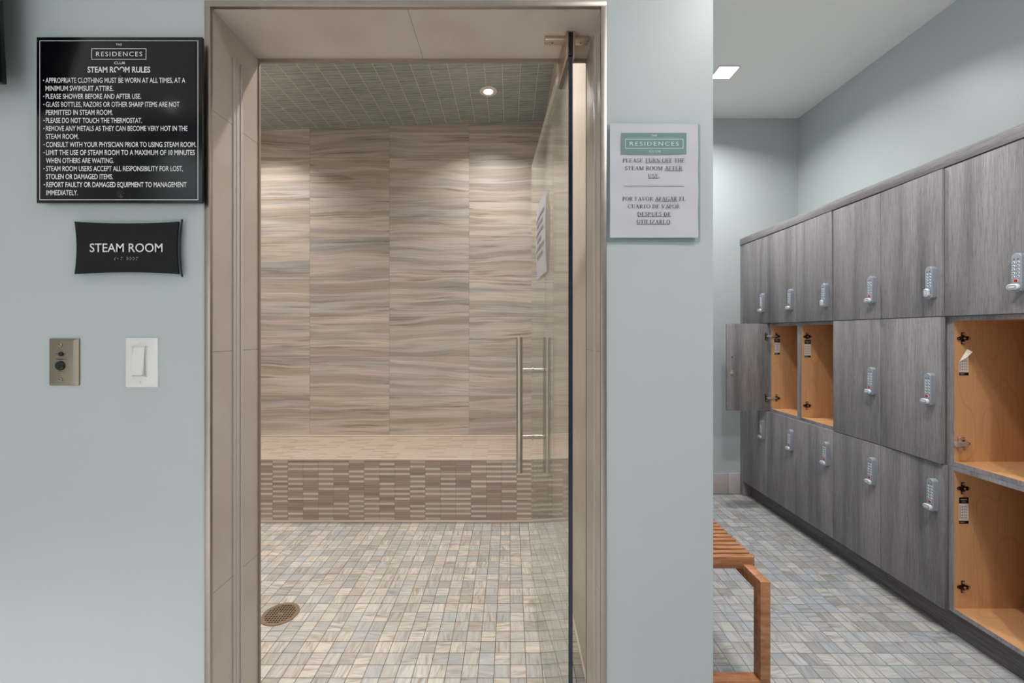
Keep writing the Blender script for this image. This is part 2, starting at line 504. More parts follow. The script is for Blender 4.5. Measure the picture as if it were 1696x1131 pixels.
M_BLKPL = plain('black_plastic', (14, 14, 17), 0.25, var=0.03)
M_DARK = plain('dark_recess', (14, 12, 11), 0.8, var=0.03)
M_WHITE = plain('white_lettering', (226, 224, 228), 0.5, var=0.01)
M_WPLAS = plain('white_plastic', (222, 220, 217), 0.32, var=0.01)
M_SWPLATE = mat_metal('worn_steel_plate', (156, 146, 131), 0.45, 'z')
M_PAPER = plain('white_paper', (192, 191, 197), 0.75, var=0.03, vscale=14)
M_TEAL = plain('teal_print', (108, 134, 134), 0.6, var=0.02)
M_INK = plain('dark_ink', (62, 62, 70), 0.7, var=0.02)
M_TEALW = plain('pale_teal_print', (196, 214, 212), 0.6, var=0.02)
M_SKIRT = plain('beige_skirting_tile', (186, 178, 176), 0.35, var=0.04, vscale=8)
M_BRASS = plain('worn_brass', (158, 138, 116), 0.4, 0.55, var=0.12, vscale=60)
M_GLASS = mat_glass('door_glass', (0.955, 0.975, 0.962, 1))
M_GEDGE = plain('reflection_blue_glass_edge', (26, 36, 56), 0.12, spec=0.6, var=0.05)  # dark blue stands in for the internal reflection of the polished edge
M_GEDGEP = plain('painted_lit_glass_edge', (214, 208, 200), 0.2, spec=0.6, var=0.03)  # pale colour stands in for light caught along the top edge
M_ACRYL = mat_glass('clear_acrylic', (0.965, 0.985, 0.98, 1), 1.45)
M_SEAL = plain('milky_vinyl_strip', (190, 178, 171), 0.3, var=0.02)
M_SLEEVE = mat_glass('clear_plastic_sleeve', (0.90, 0.93, 0.94, 1), 1.4, 0.08, (0.6, 0.66, 0.68, 1))
M_LAMP = emit('lit_lamp_diffuser', COOL, 14.0)
M_LAMPW = emit('lit_steam_lamp', WARM, 16.0)
M_LAMPTRIM = plain('white_lamp_trim', (220, 214, 206), 0.4, var=0.02)

# ------------------------------------------------------------------ pixel to wall helper
YW = 1.023          # distance of the aqua front wall
def wx(px, Y=YW): return (px - VPX) * Y / F
def wz(py, Y=YW): return EYE - (py - VPY) * Y / F

# ------------------------------------------------------------------ room shell
XR = 2.295; XL = -2.9; YB = 3.33; YF = -1.7
JL, JR, JT = -0.733, 0.222, 2.078          # clear opening between the tiled jambs
TW = 0.0125                                 # metal edge trim
YJ = 1.218                                  # rear face of the wall
XE = 0.4967                                 # end of the front wall
SL, SR, SB = -2.25, 0.285, 3.464            # steam room inside faces

mb = MB().box(XL, XR, YF, YB, -0.06, 0.0)
struct('floor', mb, M_FLOOR, 'grey and beige stone mosaic floor of the locker room', 'floor')
mb = MB().box(SL, SR, YJ - 0.19, SB + 0.05, -0.002, 0.0015)
struct('floor_steam', mb, M_SFLOOR, 'warm beige stone mosaic floor inside the steam room', 'floor')
mb = MB().box(XL - 0.1, XR + 0.1, YF - 0.1, YB + 0.1, CEIL, CEIL + 0.08)
# the ceiling slab leaves the steam room out
mb = MB()
mb.box(XL - 0.1, XR + 0.1, YF - 0.1, YW + 0.06, CEIL, CEIL + 0.08)
mb.box(XE - 0.05, XR + 0.1, YW + 0.06, YB + 0.1, CEIL, CEIL + 0.08)
struct('ceiling', mb, M_CEIL, 'plain white ceiling over the lockers', 'ceiling')
# front wall around the opening
mb = MB()
mb.box(XL, JL - TW, YW, YJ - 0.006, 0, CEIL)
mb.box(JR + TW, XE, YW, YJ - 0.006, 0, CEIL)
mb.box(JL - TW, JR + TW, YW, YJ - 0.006, JT + TW, CEIL)
mb.box(XE - 0.10, XE, YJ - 0.006, YB, 0, CEIL)          # side of the steam room towards the lockers
struct('wall_front', mb, M_PAINT, 'aqua painted wall around the steam room opening', 'wall')
struct('wall_back', MB().box(XE, XR, YB, YB + 0.1, 0, CEIL), M_PAINT, 'aqua painted end wall behind the locker bank', 'wall')
struct('wall_right', MB().box(XR, XR + 0.1, YF, YB + 0.1, 0, CEIL), M_PAINT, 'aqua painted wall above the lockers', 'wall')
struct('wall_rear', MB().box(XL - 0.1, XR + 0.1, YF - 0.1, YF, 0, CEIL), M_PAINT, 'aqua painted wall facing the steam room', 'wall')
# skirting tiles
def skirting(name, x0, x1, y0, y1, label, pitch=0.30, first=None):
    mb = MB()
    a, b = (x0, x1) if (x1 - x0) > (y1 - y0) else (y0, y1)
    cuts = [a]; q = first if first is not None else a + pitch
    while q < b - 0.01:
        if q > a + 0.01: cuts.append(q)
        q += pitch
    cuts.append(b)
    for p, q in zip(cuts[:-1], cuts[1:]):
        if (x1 - x0) > (y1 - y0): mb.box(p + .0015, q - .0015, y0, y1, 0.006, 0.168, bev=0.001)
        else: mb.box(x0, x1, p + .0015, q - .0015, 0.006, 0.168, bev=0.001)
    struct(name, mb, M_SKIRT, label, 'baseboard')
skirting('baseboard_back', XE + .001, 1.829, YB - 0.010, YB, 'beige tile baseboard along the end wall beside the lockers', 0.60, 1.732 - 0.6)
skirting('baseboard_front', XL, JL - 0.02, YW - 0.010, YW, 'beige tile baseboard under the black rules sign')
skirting('baseboard_right', JR + 0.02, XE, YW - 0.010, YW, 'beige tile baseboard under the taped paper notice')

# tiled jambs and header (the reveal of the opening)
mb = MB()
mb.box(JL - TW, JL, YW + 0.001, YJ, 0, JT)
mb.box(JR, JR + TW, YW + 0.001, YJ, 0, JT)
mb.box(JL - TW, JR + TW, YW + 0.001, YJ, JT, JT + TW)
struct('trim_1', mb, M_JAMB, 'beige tiled lining of the steam room opening', 'trim')
mb = MB()
mb.box(JL - TW - .001, JL + .001, YW - 0.004, YW + 0.006, 0, JT + 0.002, bev=0.0012)
mb.box(JR - .001, JR + TW + .001, YW - 0.004, YW + 0.006, 0, JT + 0.002, bev=0.0012)
mb.box(JL - TW - .001, JR + TW + .001, YW - 0.0042, YW + 0.006, JT - .001, JT + TW + .002, bev=0.0012)
struct('trim_2', mb, M_TRIM, 'satin metal edge strip framing the opening on the aqua wall', 'trim')
mb = MB()
mb.box(JL - TW, JL + 0.0042, YJ - 0.004, YJ + 0.004, 0, JT - 0.008, bev=0.0008)
mb.box(JR - 0.0015, JR + TW, YJ - 0.004, YJ + 0.004, 0, JT - 0.008, bev=0.0008)
mb.box(JL - TW, JR + TW, YJ - 0.004, YJ + 0.004, JT - 0.009, JT + TW, bev=0.0008)
struct('trim_3', mb, plain('brown_edge_trim', (140, 122, 106), 0.45, var=0.04), 'brown metal edge strip on the steam room side of the opening', 'trim')

# steam room shell (ceiling slopes up to the glass-door side)
CS = 0.034
def sz(x): return 2.962 + (x + 2.077) * CS
H2 = 3.2
struct('wall_steam_back', MB().box(SL - 0.1, SR + 0.1, SB, SB + 0.1, 0, H2), M_BACK, 'striped beige and grey stone tile wall at the back of the steam room', 'wall')
struct('wall_steam_left', MB().box(SL - 0.1, SL, YJ, SB, 0, H2), M_FINE, 'beige mosaic wall at the far side of the steam room', 'wall')
struct('wall_steam_right', MB().box(SR, XE - 0.10, YJ, SB, 0, H2), M_FINE, 'pale beige mosaic wall beside the open glass door', 'wall')
mb = MB()
mb.box(SL, JL - TW, YJ - 0.006, YJ + 0.002, 0, H2)
mb.box(JR + TW, SR, YJ - 0.006, YJ + 0.002, 0, H2)
mb.box(JL - TW, JR + TW, YJ - 0.006, YJ + 0.002, JT + TW, H2)
struct('wall_steam_front', mb, M_FINE, 'beige mosaic inner face above the steam room opening', 'wall')
x0, x1 = SL - 0.05, SR + 0.05
vs = [(x, y, sz(x) + dz) for dz in (0, 0.1) for x, y in ((x0, YJ), (x1, YJ), (x1, SB), (x0, SB))]
mb = MB().raw(vs, [(0, 1, 2, 3)[::-1], (4, 5, 6, 7), (0, 1, 5, 4), (1, 2, 6, 5), (2, 3, 7, 6), (3, 0, 4, 7)])
struct('ceiling_steam', mb, M_CTILE, 'sloped green glazed tile ceiling of the steam room', 'ceiling')
# pale bead where the steam floor meets the right wall
struct('trim_4', MB().box(SR - 0.010, SR, YJ + .005, 2.83, 0.002, 0.014, bev=0.003), M_COVE, 'pale bead along the foot of the pale mosaic wall', 'trim')

# ------------------------------------------------------------------ tiled bench
BY, BH = 2.83, 0.429
SBX = SB - 0.002
t = thing('tiled_bench', 'long built-in bench of brown and cream strip mosaic in the steam room', 'bench', ((SL + SR) / 2, (BY + SB) / 2, 0))
obj('bench_front', MB().box(SL + .002, SR - .002, BY, BY + 0.02, 0.002, BH - 0.008), M_BFRONT, t)
obj('seat', MB().box(SL + .002, SR - .002, BY + 0.012, SBX, BH - 0.02, BH), M_BTOP, t)
tag(obj('nosing_strip', MB().box(SL + .002, SR - .002, BY - 0.004, BY + 0.014, BH - 0.010, BH + 0.002, bev=0.003), M_STRIP, t), 'shiny metal nosing strip')
tag(obj('floor_strip', MB().box(SL + .002, SR - .002, BY - 0.014, BY, 0.002, 0.018, bev=0.004), M_STRIP, t), 'shiny metal strip along the floor')
tag(obj('rear_bead', MB().box(SL + .002, SR - .002, SBX - 0.014, SBX, BH - .002, BH + 0.012, bev=0.004), M_COVE, t), 'pale bead against the back wall')

# ------------------------------------------------------------------ floor drain
dx, dy, dr = -1.046, 1.902, 0.079
t = thing('floor_drain', 'round brass floor drain with a grid of small holes', 'drain', (dx, dy, 0.0))
mb = MB().cyl((dx, dy, 0.0016), (dx, dy, 0.0030), dr, seg=64)
obj('drain_hole_shade', mb, M_DARK, t)  # near-black disc paints the shade seen down the holes
# perforated plate: grid of bars left between the holes inside a ring
mb = MB()
ring = []
NS = 64
for k in range(NS):
    a0, a1 = 2 * math.pi * k / NS, 2 * math.pi * (k + 1) / NS
    ri, ro = dr * 0.80, dr
    pts = [(dx + ri * math.cos(a0), dy + ri * math.sin(a0)), (dx + ro * math.cos(a0), dy + ro * math.sin(a0)), (dx + ro * math.cos(a1), dy + ro * math.sin(a1)), (dx + ri * math.cos(a1), dy + ri * math.sin(a1))]
    mb.prism(pts, 'z', 0.0030, 0.0046)
pitch = 0.0125; bw = 0.0042
for k in range(-6, 7):
    c = k * pitch
    if abs(c) < dr * 0.8:
        h_ = math.sqrt((dr * 0.82) ** 2 - c * c)
        mb.box(dx + c - bw / 2, dx + c + bw / 2, dy - h_, dy + h_, 0.0031, 0.0044)
        mb.box(dx - h_, dx + h_, dy + c - bw / 2, dy + c + bw / 2, 0.0031, 0.0045)
mb.box(dx - 0.011, dx + 0.011, dy - 0.006, dy + 0.006, 0.0031, 0.0047, bev=0.0008)
obj('strainer_plate', mb, M_BRASS, t)

# ------------------------------------------------------------------ glass door, hinge, pulls
GT = 0.0115
pA = Vector((0.1595, 1.104)); pB = Vector((0.1062, 1.992))
gd = (pB - pA); gl = gd.length; ga = math.atan2(gd.y, gd.x)
GM = Matrix.Translation((pA.x, pA.y, 0)) @ Matrix.Rotation(ga, 4, 'Z')     # local x runs along the glass, y across it
door = bpy.data.objects.new('door_1', None); COL.objects.link(door)
door.location = (0.155, 1.165, 0)
tag(door, 'frameless clear glass door swung open into the steam room', 'door', None, 'structure')
mb = MB().box(0, gl, -GT / 2, GT / 2, 0.020, JT - 0.006, mat=0, M=GM)
pane = obj('glass_panel', mb, [M_GLASS, M_GEDGE, M_GEDGEP], door)
for p in pane.data.polygons:
    nn = GM.to_3x3().inverted() @ p.normal
    if nn.x < -0.9: p.material_index = 1
    elif nn.z > 0.9: p.material_index = 2
# patch hinge on the near top corner
mb = MB()
for s in (-1, 1):
    mb.box(-0.004, 0.152, s * (GT / 2) if s > 0 else -GT / 2 - 0.0065, GT / 2 + 0.0065 if s > 0 else -GT / 2, JT - 0.066, JT - 0.004, bev=0.0015, M=GM)
hg = obj('pivot_hinge', mb, M_NICKEL, door)
obj('hinge_gasket', MB().box(-0.0035, 0.15, -GT / 2 + .0003, GT / 2 - .0003, JT - 0.0655, JT - 0.0055, M=GM), M_BLKPL, hg)
mb = MB().box(0.0928, 0.2123, 1.119, 1.143, JT - 0.0115, JT, bev=0.003)
pl = obj('header_plate', mb, M_NICKEL, door)
for q in (0.114, 0.191):
    mb = MB()
    mb.cyl((q, 1.131, JT - 0.0118), (q, 1.131, JT - 0.0125), 0.0046, seg=18)
    mb.cyl((q, 1.131, JT - 0.0125), (q, 1.131, JT - 0.0128), 0.0022, seg=6, mat=1)
    obj('screw', mb, [M_STEEL, M_DARK], pl)
# back to back pull handle
hs = 0.826                                  # along the glass
ph = obj('pull_handle', MB().box(0, 0, 0, 0, 0, 0) if False else (lambda b: [b.cyl(GM @ Vector((hs, s, 1.28 + z0)), GM @ Vector((hs, s, 1.28 + z1)), 0.0148, seg=28, bev=0.0012) for s in (-0.066, 0.068) for z0, z1 in ((-0.6416, -0.017),)] and b)(MB()), M_STEEL, door)
mb = MB()
for zz in (-0.170, -0.477):
    z = 1.28 + zz
    mb.cyl(GM @ Vector((hs, -0.058, z)), GM @ Vector((hs, 0.060, z)), 0.0095, seg=20)
    for s in (-1, 1):
        mb.cyl(GM @ Vector((hs, s * GT / 2, z)), GM @ Vector((hs, s * (GT / 2 + 0.004), z)), 0.0135, seg=24, bev=0.001)
obj('standoff', mb, M_STEEL, ph)
# clear stop strip on the jamb the door closes against
mb = MB().box(JL, JL + 0.004, 1.103, 1.141, 0.01, JT - 0.07, bev=0.001)
mb.box(JL + .004, JL + 0.006, 1.112, 1.118, 0.01, JT - 0.07, bev=0.001)
mb.box(JL + .004, JL + 0.0065, 1.128, 1.136, 0.01, JT - 0.07, bev=0.001)
tag(obj('door_stop_strip', mb, M_SEAL), 'clear vinyl stop strip up the beige jamb under the rules sign side', 'strip')
mb = MB().box(JR - 0.004, JR, 1.080, 1.100, 0.01, JT - 0.02, bev=0.001)
tag(obj('door_seal_strip', mb, M_SEAL), 'thin clear vinyl strip on the jamb behind the door hinge', 'strip')

# paper notice in a sleeve stuck on the far face of the glass
def on_glass(s, side, z): return GM @ Vector((s, side, z))
t = thing('door_notice', 'white paper notice stuck on the open glass door, seen nearly edge on', 'notice', on_glass(0.5, -0.02, 1.6))
s0, s1 = 0.362, 0.636
rows = []; rows2 = []
for i in range(13):
    z = 1.497 + (1.787 - 1.497) * i / 12
    curl = 0.004 + 0.0045 * math.sin(i / 12 * 3.1)
    rows.append([on_glass(s0 + (s1 - s0) * j / 8, GT / 2 + curl + 0.005 * math.sin(j / 8 * 3.1), z) for j in range(9)])
    rows2.append([p + Vector((0.0006, 0, 0)) for p in rows[-1]])
obj('paper_sheet', MB().quadstrip(rows).quadstrip(rows2), M_PAPER, t)
mb = MB()
for k, (a, b) in enumerate([(.1, .9), (.2, .8), (.15, .85), (.3, .7), (.1, .88), (.2, .76)]):
    z = 1.735 - k * 0.030
    q0 = s0 + (s1 - s0) * a; q1 = s0 + (s1 - s0) * b
    seg = 7
    rr = []
    for zz in (z, z - 0.012):
        ii = (zz - 1.497) / 0.29
        cu = 0.004 + 0.0045 * math.sin(ii * 3.1)
        rr.append([on_glass(q0 + (q1 - q0) * j / seg, GT / 2 + cu + 0.005 * math.sin((a + (b - a) * j / seg) * 3.1) + 0.0011, zz) for j in range(seg + 1)])
    mb.quadstrip(rr)
obj('print', mb, plain('grey_blurred_print', (150, 148, 152), 0.7), t)

# ------------------------------------------------------------------ lettering
_cap = None
def text_mesh(s, bold=0.0, space=1.0):
    cu = bpy.data.curves.new('lettering', 'FONT')
    cu.body = s; cu.size = 1.0; cu.resolution_u = 4; cu.offset = bold; cu.space_character = space
    ob = bpy.data.objects.new('lettering_tmp', cu)
    COL.objects.link(ob)
    dg = C.evaluated_depsgraph_get()
    me = bpy.data.meshes.new_from_object(ob.evaluated_get(dg))
    bpy.data.objects.remove(ob); bpy.data.curves.remove(cu)
    vs = [v.co.copy() for v in me.vertices]; fs = [list(p.vertices) for p in me.polygons]
    bpy.data.meshes.remove(me)
    return vs, fs
def capheight():
    global _cap
    if _cap is None:
        vs, _ = text_mesh('H'); _cap = max(v.y for v in vs) - min(v.y for v in vs)
    return _cap
def put_text(mb, s, x0, x1, ybase, cap, Y, mat=0, bold=0.0, space=1.0):
    """fits a line between pixel columns x0..x1 with its baseline on pixel row ybase, on the plane at distance Y"""
    vs, fs = text_mesh(s, bold, space)
    a = min(v.x for v in vs); b = max(v.x for v in vs)
    X0, X1 = wx(x0, Y), wx(x1, Y); z0 = wz(ybase, Y); k = cap * Y / F / capheight()
    mb.raw([(X0 + (v.x - a) / (b - a) * (X1 - X0), Y, z0 + v.y * k) for v in vs], fs, mat)
def px_rect(mb, x0, x1, y0, y1, Y, mat=0, th=0.0):
    if th: mb.box(wx(x0, Y), wx(x1, Y), Y - th, Y, wz(y1, Y), wz(y0, Y), mat)
    else: mb.raw([(wx(x0, Y), Y, wz(y0, Y)), (wx(x1, Y), Y, wz(y0, Y)), (wx(x1, Y), Y, wz(y1, Y)), (wx(x0, Y), Y, wz(y1, Y))], [(0, 3, 2, 1)], mat)
def px_frame(mb, x0, x1, y0, y1, t_, Y, mat=0):
    px_rect(mb, x0, x1, y0, y0 + t_, Y, mat); px_rect(mb, x0, x1, y1 - t_, y1, Y, mat)
    px_rect(mb, x0, x0 + t_, y0 + t_, y1 - t_, Y, mat); px_rect(mb, x1 - t_, x1, y0 + t_, y1 - t_, Y, mat)

# upright roman capitals with serifs, drawn as strokes (unit cap height)
def arc(cx, cy, rx, ry, a0, a1, wx_, wy_, n=14):
    vs = []; fs = []
    for i in range(n + 1):
        a = R(a0 + (a1 - a0) * i / n)
        vs += [(cx + rx * math.cos(a), cy + ry * math.sin(a)), (cx + (rx - wx_) * math.cos(a), cy + (ry - wy_) * math.sin(a))]
    for i in range(n): fs.append([2 * i, 2 * i + 1, 2 * i + 3, 2 * i + 2])
    return vs, fs
def ln(x0, y0, x1, y1, w_):
    dx_, dy_ = x1 - x0, y1 - y0
    if abs(dy_) > abs(dx_) * 0.3: ox, oy = w_ / 2, 0
    else: ox, oy = 0, w_ / 2
    return [(x0 - ox, y0 - oy), (x0 + ox, y0 + oy), (x1 + ox, y1 + oy), (x1 - ox, y1 - oy)], [[0, 1, 2, 3]]
TK, TN = 0.125, 0.055
def sf(x, y, l=0.30): return ln(x - l / 2, y, x + l / 2, y, 0.05)
def stem(x, w_=TK): return [ln(x, 0, x, 1, w_), sf(x, 0.025), sf(x, 0.975)]
GLY = {
 'I': (0.36, lambda: stem(0.18)),
 'L': (0.62, lambda: stem(0.17) + [ln(0.17, .025, .58, .025, .05), ln(.565, 0, .595, .26, .04)]),
 'E': (0.64, lambda: stem(0.17) + [ln(.17, .025, .58, .025, .05), ln(.17, .975, .56, .975, .05), ln(.17, .52, .44, .52, .05), ln(.57, 0, .60, .24, .04), ln(.55, .78, .55, 1, .04), ln(.44, .40, .44, .64, .04)]),
 'É': (0.64, lambda: GLY['E'][1]() + [ln(.30, 1.08, .44, 1.28, .08)]),
 'F': (0.58, lambda: stem(0.17) + [ln(.17, .975, .54, .975, .05), ln(.17, .50, .42, .50, .05), ln(.53, .78, .53, 1, .04), ln(.42, .38, .42, .62, .04)]),
 'T': (0.64, lambda: [ln(.32, 0, .32, 1, TK), sf(.32, .025), ln(.03, .975, .61, .975, .05), ln(.05, .76, .05, 1, .04), ln(.59, .76, .59, 1, .04)]),
 'H': (0.76, lambda: stem(.17) + stem(.59) + [ln(.17, .52, .59, .52, .05)]),
 'N': (0.76, lambda: [ln(.16, 0, .16, 1, TN), ln(.62, 0, .62, 1, TN), ln(.17, .97, .61, .03, .13), sf(.16, .025, .26), sf(.62, .975, .26), sf(.12, .975, .2)]),
 'M': (0.92, lambda: [ln(.15, 0, .15, 1, TN), ln(.76, 0, .76, 1, TK), ln(.17, .97, .45, .05, .13), ln(.47, .05, .74, .97, TN), sf(.15, .025, .26), sf(.76, .025, .28), sf(.12, .975, .2), sf(.80, .975, .2)]),
 'A': (0.74, lambda: [ln(.13, .02, .38, 1, TN), ln(.38, .98, .62, .02, .135), ln(.22, .36, .50, .36, .05), sf(.12, .025, .24), sf(.62, .025, .26)]),
 'V': (0.74, lambda: [ln(.13, .98, .38, .0, .135), ln(.40, .02, .62, .98, TN), sf(.13, .975, .26), sf(.62, .975, .24)]),
 'U': (0.74, lambda: [ln(.17, .3, .17, 1, TK), ln(.60, .3, .60, 1, TN), arc(.375, .32, .27, .33, 180, 360, .12, .06), sf(.17, .975), sf(.60, .975, .24)]),
 'R': (0.70, lambda: stem(.17) + [arc(.30, .745, .27, .255, -90, 90, .125, .05), ln(.17, .975, .31, .975, .05), ln(.17, .51, .31, .51, .05), ln(.33, .50, .60, .02, .13), sf(.62, .025, .16)]),
 'P': (0.58, lambda: stem(.17) + [arc(.28, .735, .27, .265, -90, 90, .125, .05), ln(.17, .975, .29, .975, .05), ln(.17, .49, .29, .49, .05)]),
 'D': (0.74, lambda: stem(.17) + [arc(.28, .5, .40, .5, -90, 90, .13, .05), ln(.17, .975, .29, .975, .05), ln(.17, .025, .29, .025, .05)]),
 'O': (0.76, lambda: [arc(.38, .5, .36, .52, 0, 360, .13, .05, 28)]),
 'C': (0.70, lambda: [arc(.39, .5, .36, .52, 45, 315, .13, .05, 22), ln(.64, .70, .64, 1, .04)]),
 'G': (0.76, lambda: [arc(.39, .5, .36, .52, 45, 325, .13, .05, 22), ln(.64, .70, .64, 1, .04), ln(.63, .06, .63, .42, .12), sf(.63, .42, .26)]),
 'S': (0.56, lambda: [arc(.28, .745, .21, .275, 20, 270, .11, .06), arc(.28, .245, .23, .265, -160, 90, .12, .06), ln(.47, .72, .47, 1, .04), ln(.08, 0, .08, .28, .04)]),
 'Z': (0.64, lambda: [ln(.05, .975, .58, .975, .05), ln(.04, .025, .60, .025, .05), ln(.10, .03, .54, .97, .14), ln(.07, .78, .07, 1, .04), ln(.585, 0, .585, .24, .04)]),
 '.': (0.24, lambda: [arc(.11, .06, .07, .07, 0, 360, .069, .069, 10)]),
 ' ': (0.30, lambda: []),
}
def put_serif(mb, s, x0, x1, ybase, cap, Y, mat=0):
    vs = []; fs = []; adv = 0.0
    for ch in s:
        wd, fn = GLY[ch]
        for v_, f_ in fn():
            b = len(vs)
            vs += [(adv + a, c) for a, c in v_]; fs += [[b + i for i in f] for f in f_]
        adv += wd + 0.03
    a = min(v[0] for v in vs); b = max(v[0] for v in vs)
    X0, X1 = wx(x0, Y), wx(x1, Y); z0 = wz(ybase, Y); k = cap * Y / F
    mb.raw([(X0 + (v[0] - a) / (b - a) * (X1 - X0), Y, z0 + v[1] * k) for v in vs], fs, mat)

# ------------------------------------------------------------------ black rules sign
YS = YW - 0.018
t = thing('rules_sign', 'large square black board of steam room rules in white capitals', 'sign', (wx(197.5, YS), YW - 0.012, wz(198, YS)))
obj('board', MB().box(wx(60.5, YS), wx(335, YS), YS, YS + 0.006, wz(336, YS), wz(61.5, YS), bev=0.0006), M_BLACK, t)
for (px, py) in ((198.7, 122.5), (199.5, 321.5)):
    mb = MB()
    X, Z = wx(px, YS), wz(py, YS)
    mb.cyl((X, YS + 0.006, Z), (X, YW, Z), 0.006, seg=16)
    mb.cyl((X, YS - 0.004, Z), (X, YS, Z), 0.0065, 0.0105, seg=28, bev=0.0008)
    obj('standoff_screw', mb, M_BLKPL, t)
mb = MB()
YL = YS - 0.0006
def q(x): return x / 3.649
def qy(y): return 40 + y / 3.649
px_frame(mb, q(239), q(1198), qy(99), qy(1063), 0.9, YL)
px_frame(mb, q(552), q(884), qy(147), qy(214), 0.9, YL)
put_text(mb, 'THE', q(700), q(737), qy(130), 13 / 3.649, YL)
put_text(mb, 'RESIDENCES', q(580), q(860), qy(194), 27 / 3.649, YL, bold=0.004, space=1.25)
put_text(mb, 'CLUB', q(690), q(756), qy(242), 15 / 3.649, YL)
put_text(mb, 'STEAM ROOM RULES', q(529), q(908), qy(292), 34 / 3.649, YL, bold=0.022)
RULES = [('APPROPRIATE CLOTHING MUST BE WORN AT ALL TIMES, AT A', 275, 1120, 1), ('MINIMUM SWIMSUIT ATTIRE.', 275, 685, 0),
 ('PLEASE SHOWER BEFORE AND AFTER USE.', 276, 853, 1), ('GLASS BOTTLES, RAZORS OR OTHER SHARP ITEMS ARE NOT', 277, 1085, 1),
 ('PERMITTED IN STEAM ROOM.', 277, 681, 0), ('PLEASE DO NOT TOUCH THE THERMOSTAT.', 277, 858, 1),
 ('REMOVE ANY METALS AS THEY CAN BECOME VERY HOT IN THE', 277, 1133, 1), ('STEAM ROOM.', 277, 475, 0),
 ('CONSULT WITH YOUR PHYSICIAN PRIOR TO USING STEAM ROOM.', 278, 1185, 1), ('LIMIT THE USE OF STEAM ROOM TO A MAXIMUM OF 10 MINUTES', 278, 1177, 1),
 ('WHEN OTHERS ARE WAITING.', 278, 688, 0), ('STEAM ROOM USERS ACCEPT ALL RESPONSIBILITY FOR LOST,', 278, 1105, 1),
 ('STOLEN OR DAMAGED ITEMS.', 278, 683, 0), ('REPORT FAULTY OR DAMAGED EQUIPMENT TO MANAGEMENT', 280, 1127, 1), ('IMMEDIATELY.', 280, 470, 0)]
for i, (s, a, b, bul) in enumerate(RULES):
    y = 354 + i * 48.5
    put_text(mb, s, q(a), q(b), qy(y), 29.5 / 3.649, YL, bold=0.012)
    if bul:
        px_rect(mb, q(a - 14.5), q(a - 8.5), qy(y - 18), qy(y - 11), YL)
obj('lettering', mb, M_WHITE, t)

# ------------------------------------------------------------------ STEAM ROOM door sign
YS = YW - 0.016
t = thing('room_sign', 'black plaque reading STEAM ROOM on a clear curved acrylic back', 'sign', (wx(211, YS), YW - 0.008, wz(411, YS)))
def concave(x0, x1, y0, y1, sx, sy, Y, n=14):
    pts = []
    for i in range(n): a = i / n; pts.append((x0 + (x1 - x0) * a, y0 + sy * 4 * a * (1 - a)))
    for i in range(n): a = i / n; pts.append((x1 - sx * 4 * a * (1 - a), y0 + (y1 - y0) * a))
    for i in range(n): a = i / n; pts.append((x1 - (x1 - x0) * a, y1 - sy * 4 * a * (1 - a)))
    for i in range(n): a = i / n; pts.append((x0 + sx * 4 * a * (1 - a), y1 - (y1 - y0) * a))
    return [(wx(a, Y), wz(b, Y)) for a, b in pts]
obj('plaque', MB().prism(concave(123, 296, 366.8, 453.8, 3.5, 3.2, YS), 'y', YS, YS + 0.0035), M_MATBLACK, t)
YA = YW - 0.010
ac = obj('acrylic_back', MB().prism(concave(120, 301.5, 363.5, 458.5, 3.8, 3.4, YA), 'y', YA - 0.0022, YA + 0.002), M_ACRYL, t)
mb = MB()
n = 14
for i in range(n):
    a, b = i / n, (i + 1) / n
    xa = 301.5 - 3.8 * 4 * a * (1 - a); xb = 301.5 - 3.8 * 4 * b * (1 - b)
    ya = 363.5 + 95 * a; yb = 363.5 + 95 * b
    mb.prism([(wx(xa, YA), wz(ya, YA)), (wx(xa + 1.1, YA), wz(ya, YA)), (wx(xb + 1.1, YA), wz(yb, YA)), (wx(xb, YA), wz(yb, YA))], 'y', YA - 0.003, YA + 0.002)
tag(obj('dark_edge', mb, plain('dark_acrylic_edge', (30, 52, 50), 0.2), ac), 'dark green side edge')
obj('wall_spacer', MB().box(wx(140, YA), wx(280, YA), YA + 0.002, YW, wz(425, YA), wz(395, YA)), M_MATBLACK, t)
mb = MB()
YL = YS - 0.0010
def q(x): return 110 + x / 8.076
def qy(y): return 355 + y / 8.076
put_text(mb, 'STEAM ROOM', q(312), q(1285), qy(502), 112 / 8.076, YL, bold=0.006)
obj('lettering', mb, M_WHITE, t)
# braille dots of the words below the lettering
mb = MB()
BR = [(640, '234'), (683, '2'), (727, '134'), (808, '1235'), (848, '135'), (890, '135'), (932, '134')]
DOT = {'1': (0, 0), '2': (0, 1), '3': (0, 2), '4': (1, 0), '5': (1, 1), '6': (1, 2)}
for bx, ds in BR:
    for d in ds:
        cx, cy = DOT[d]
        X, Z = wx(q(bx + 6 + cx * 16), YS), wz(qy(575 + cy * 15), YS)
        mb.cyl((X, YS - 0.0009, Z), (X, YS, Z), 0.0007, 0.0012, seg=8)
obj('braille_dots', mb, plain('grey_braille', (150, 150, 160), 0.4), t)

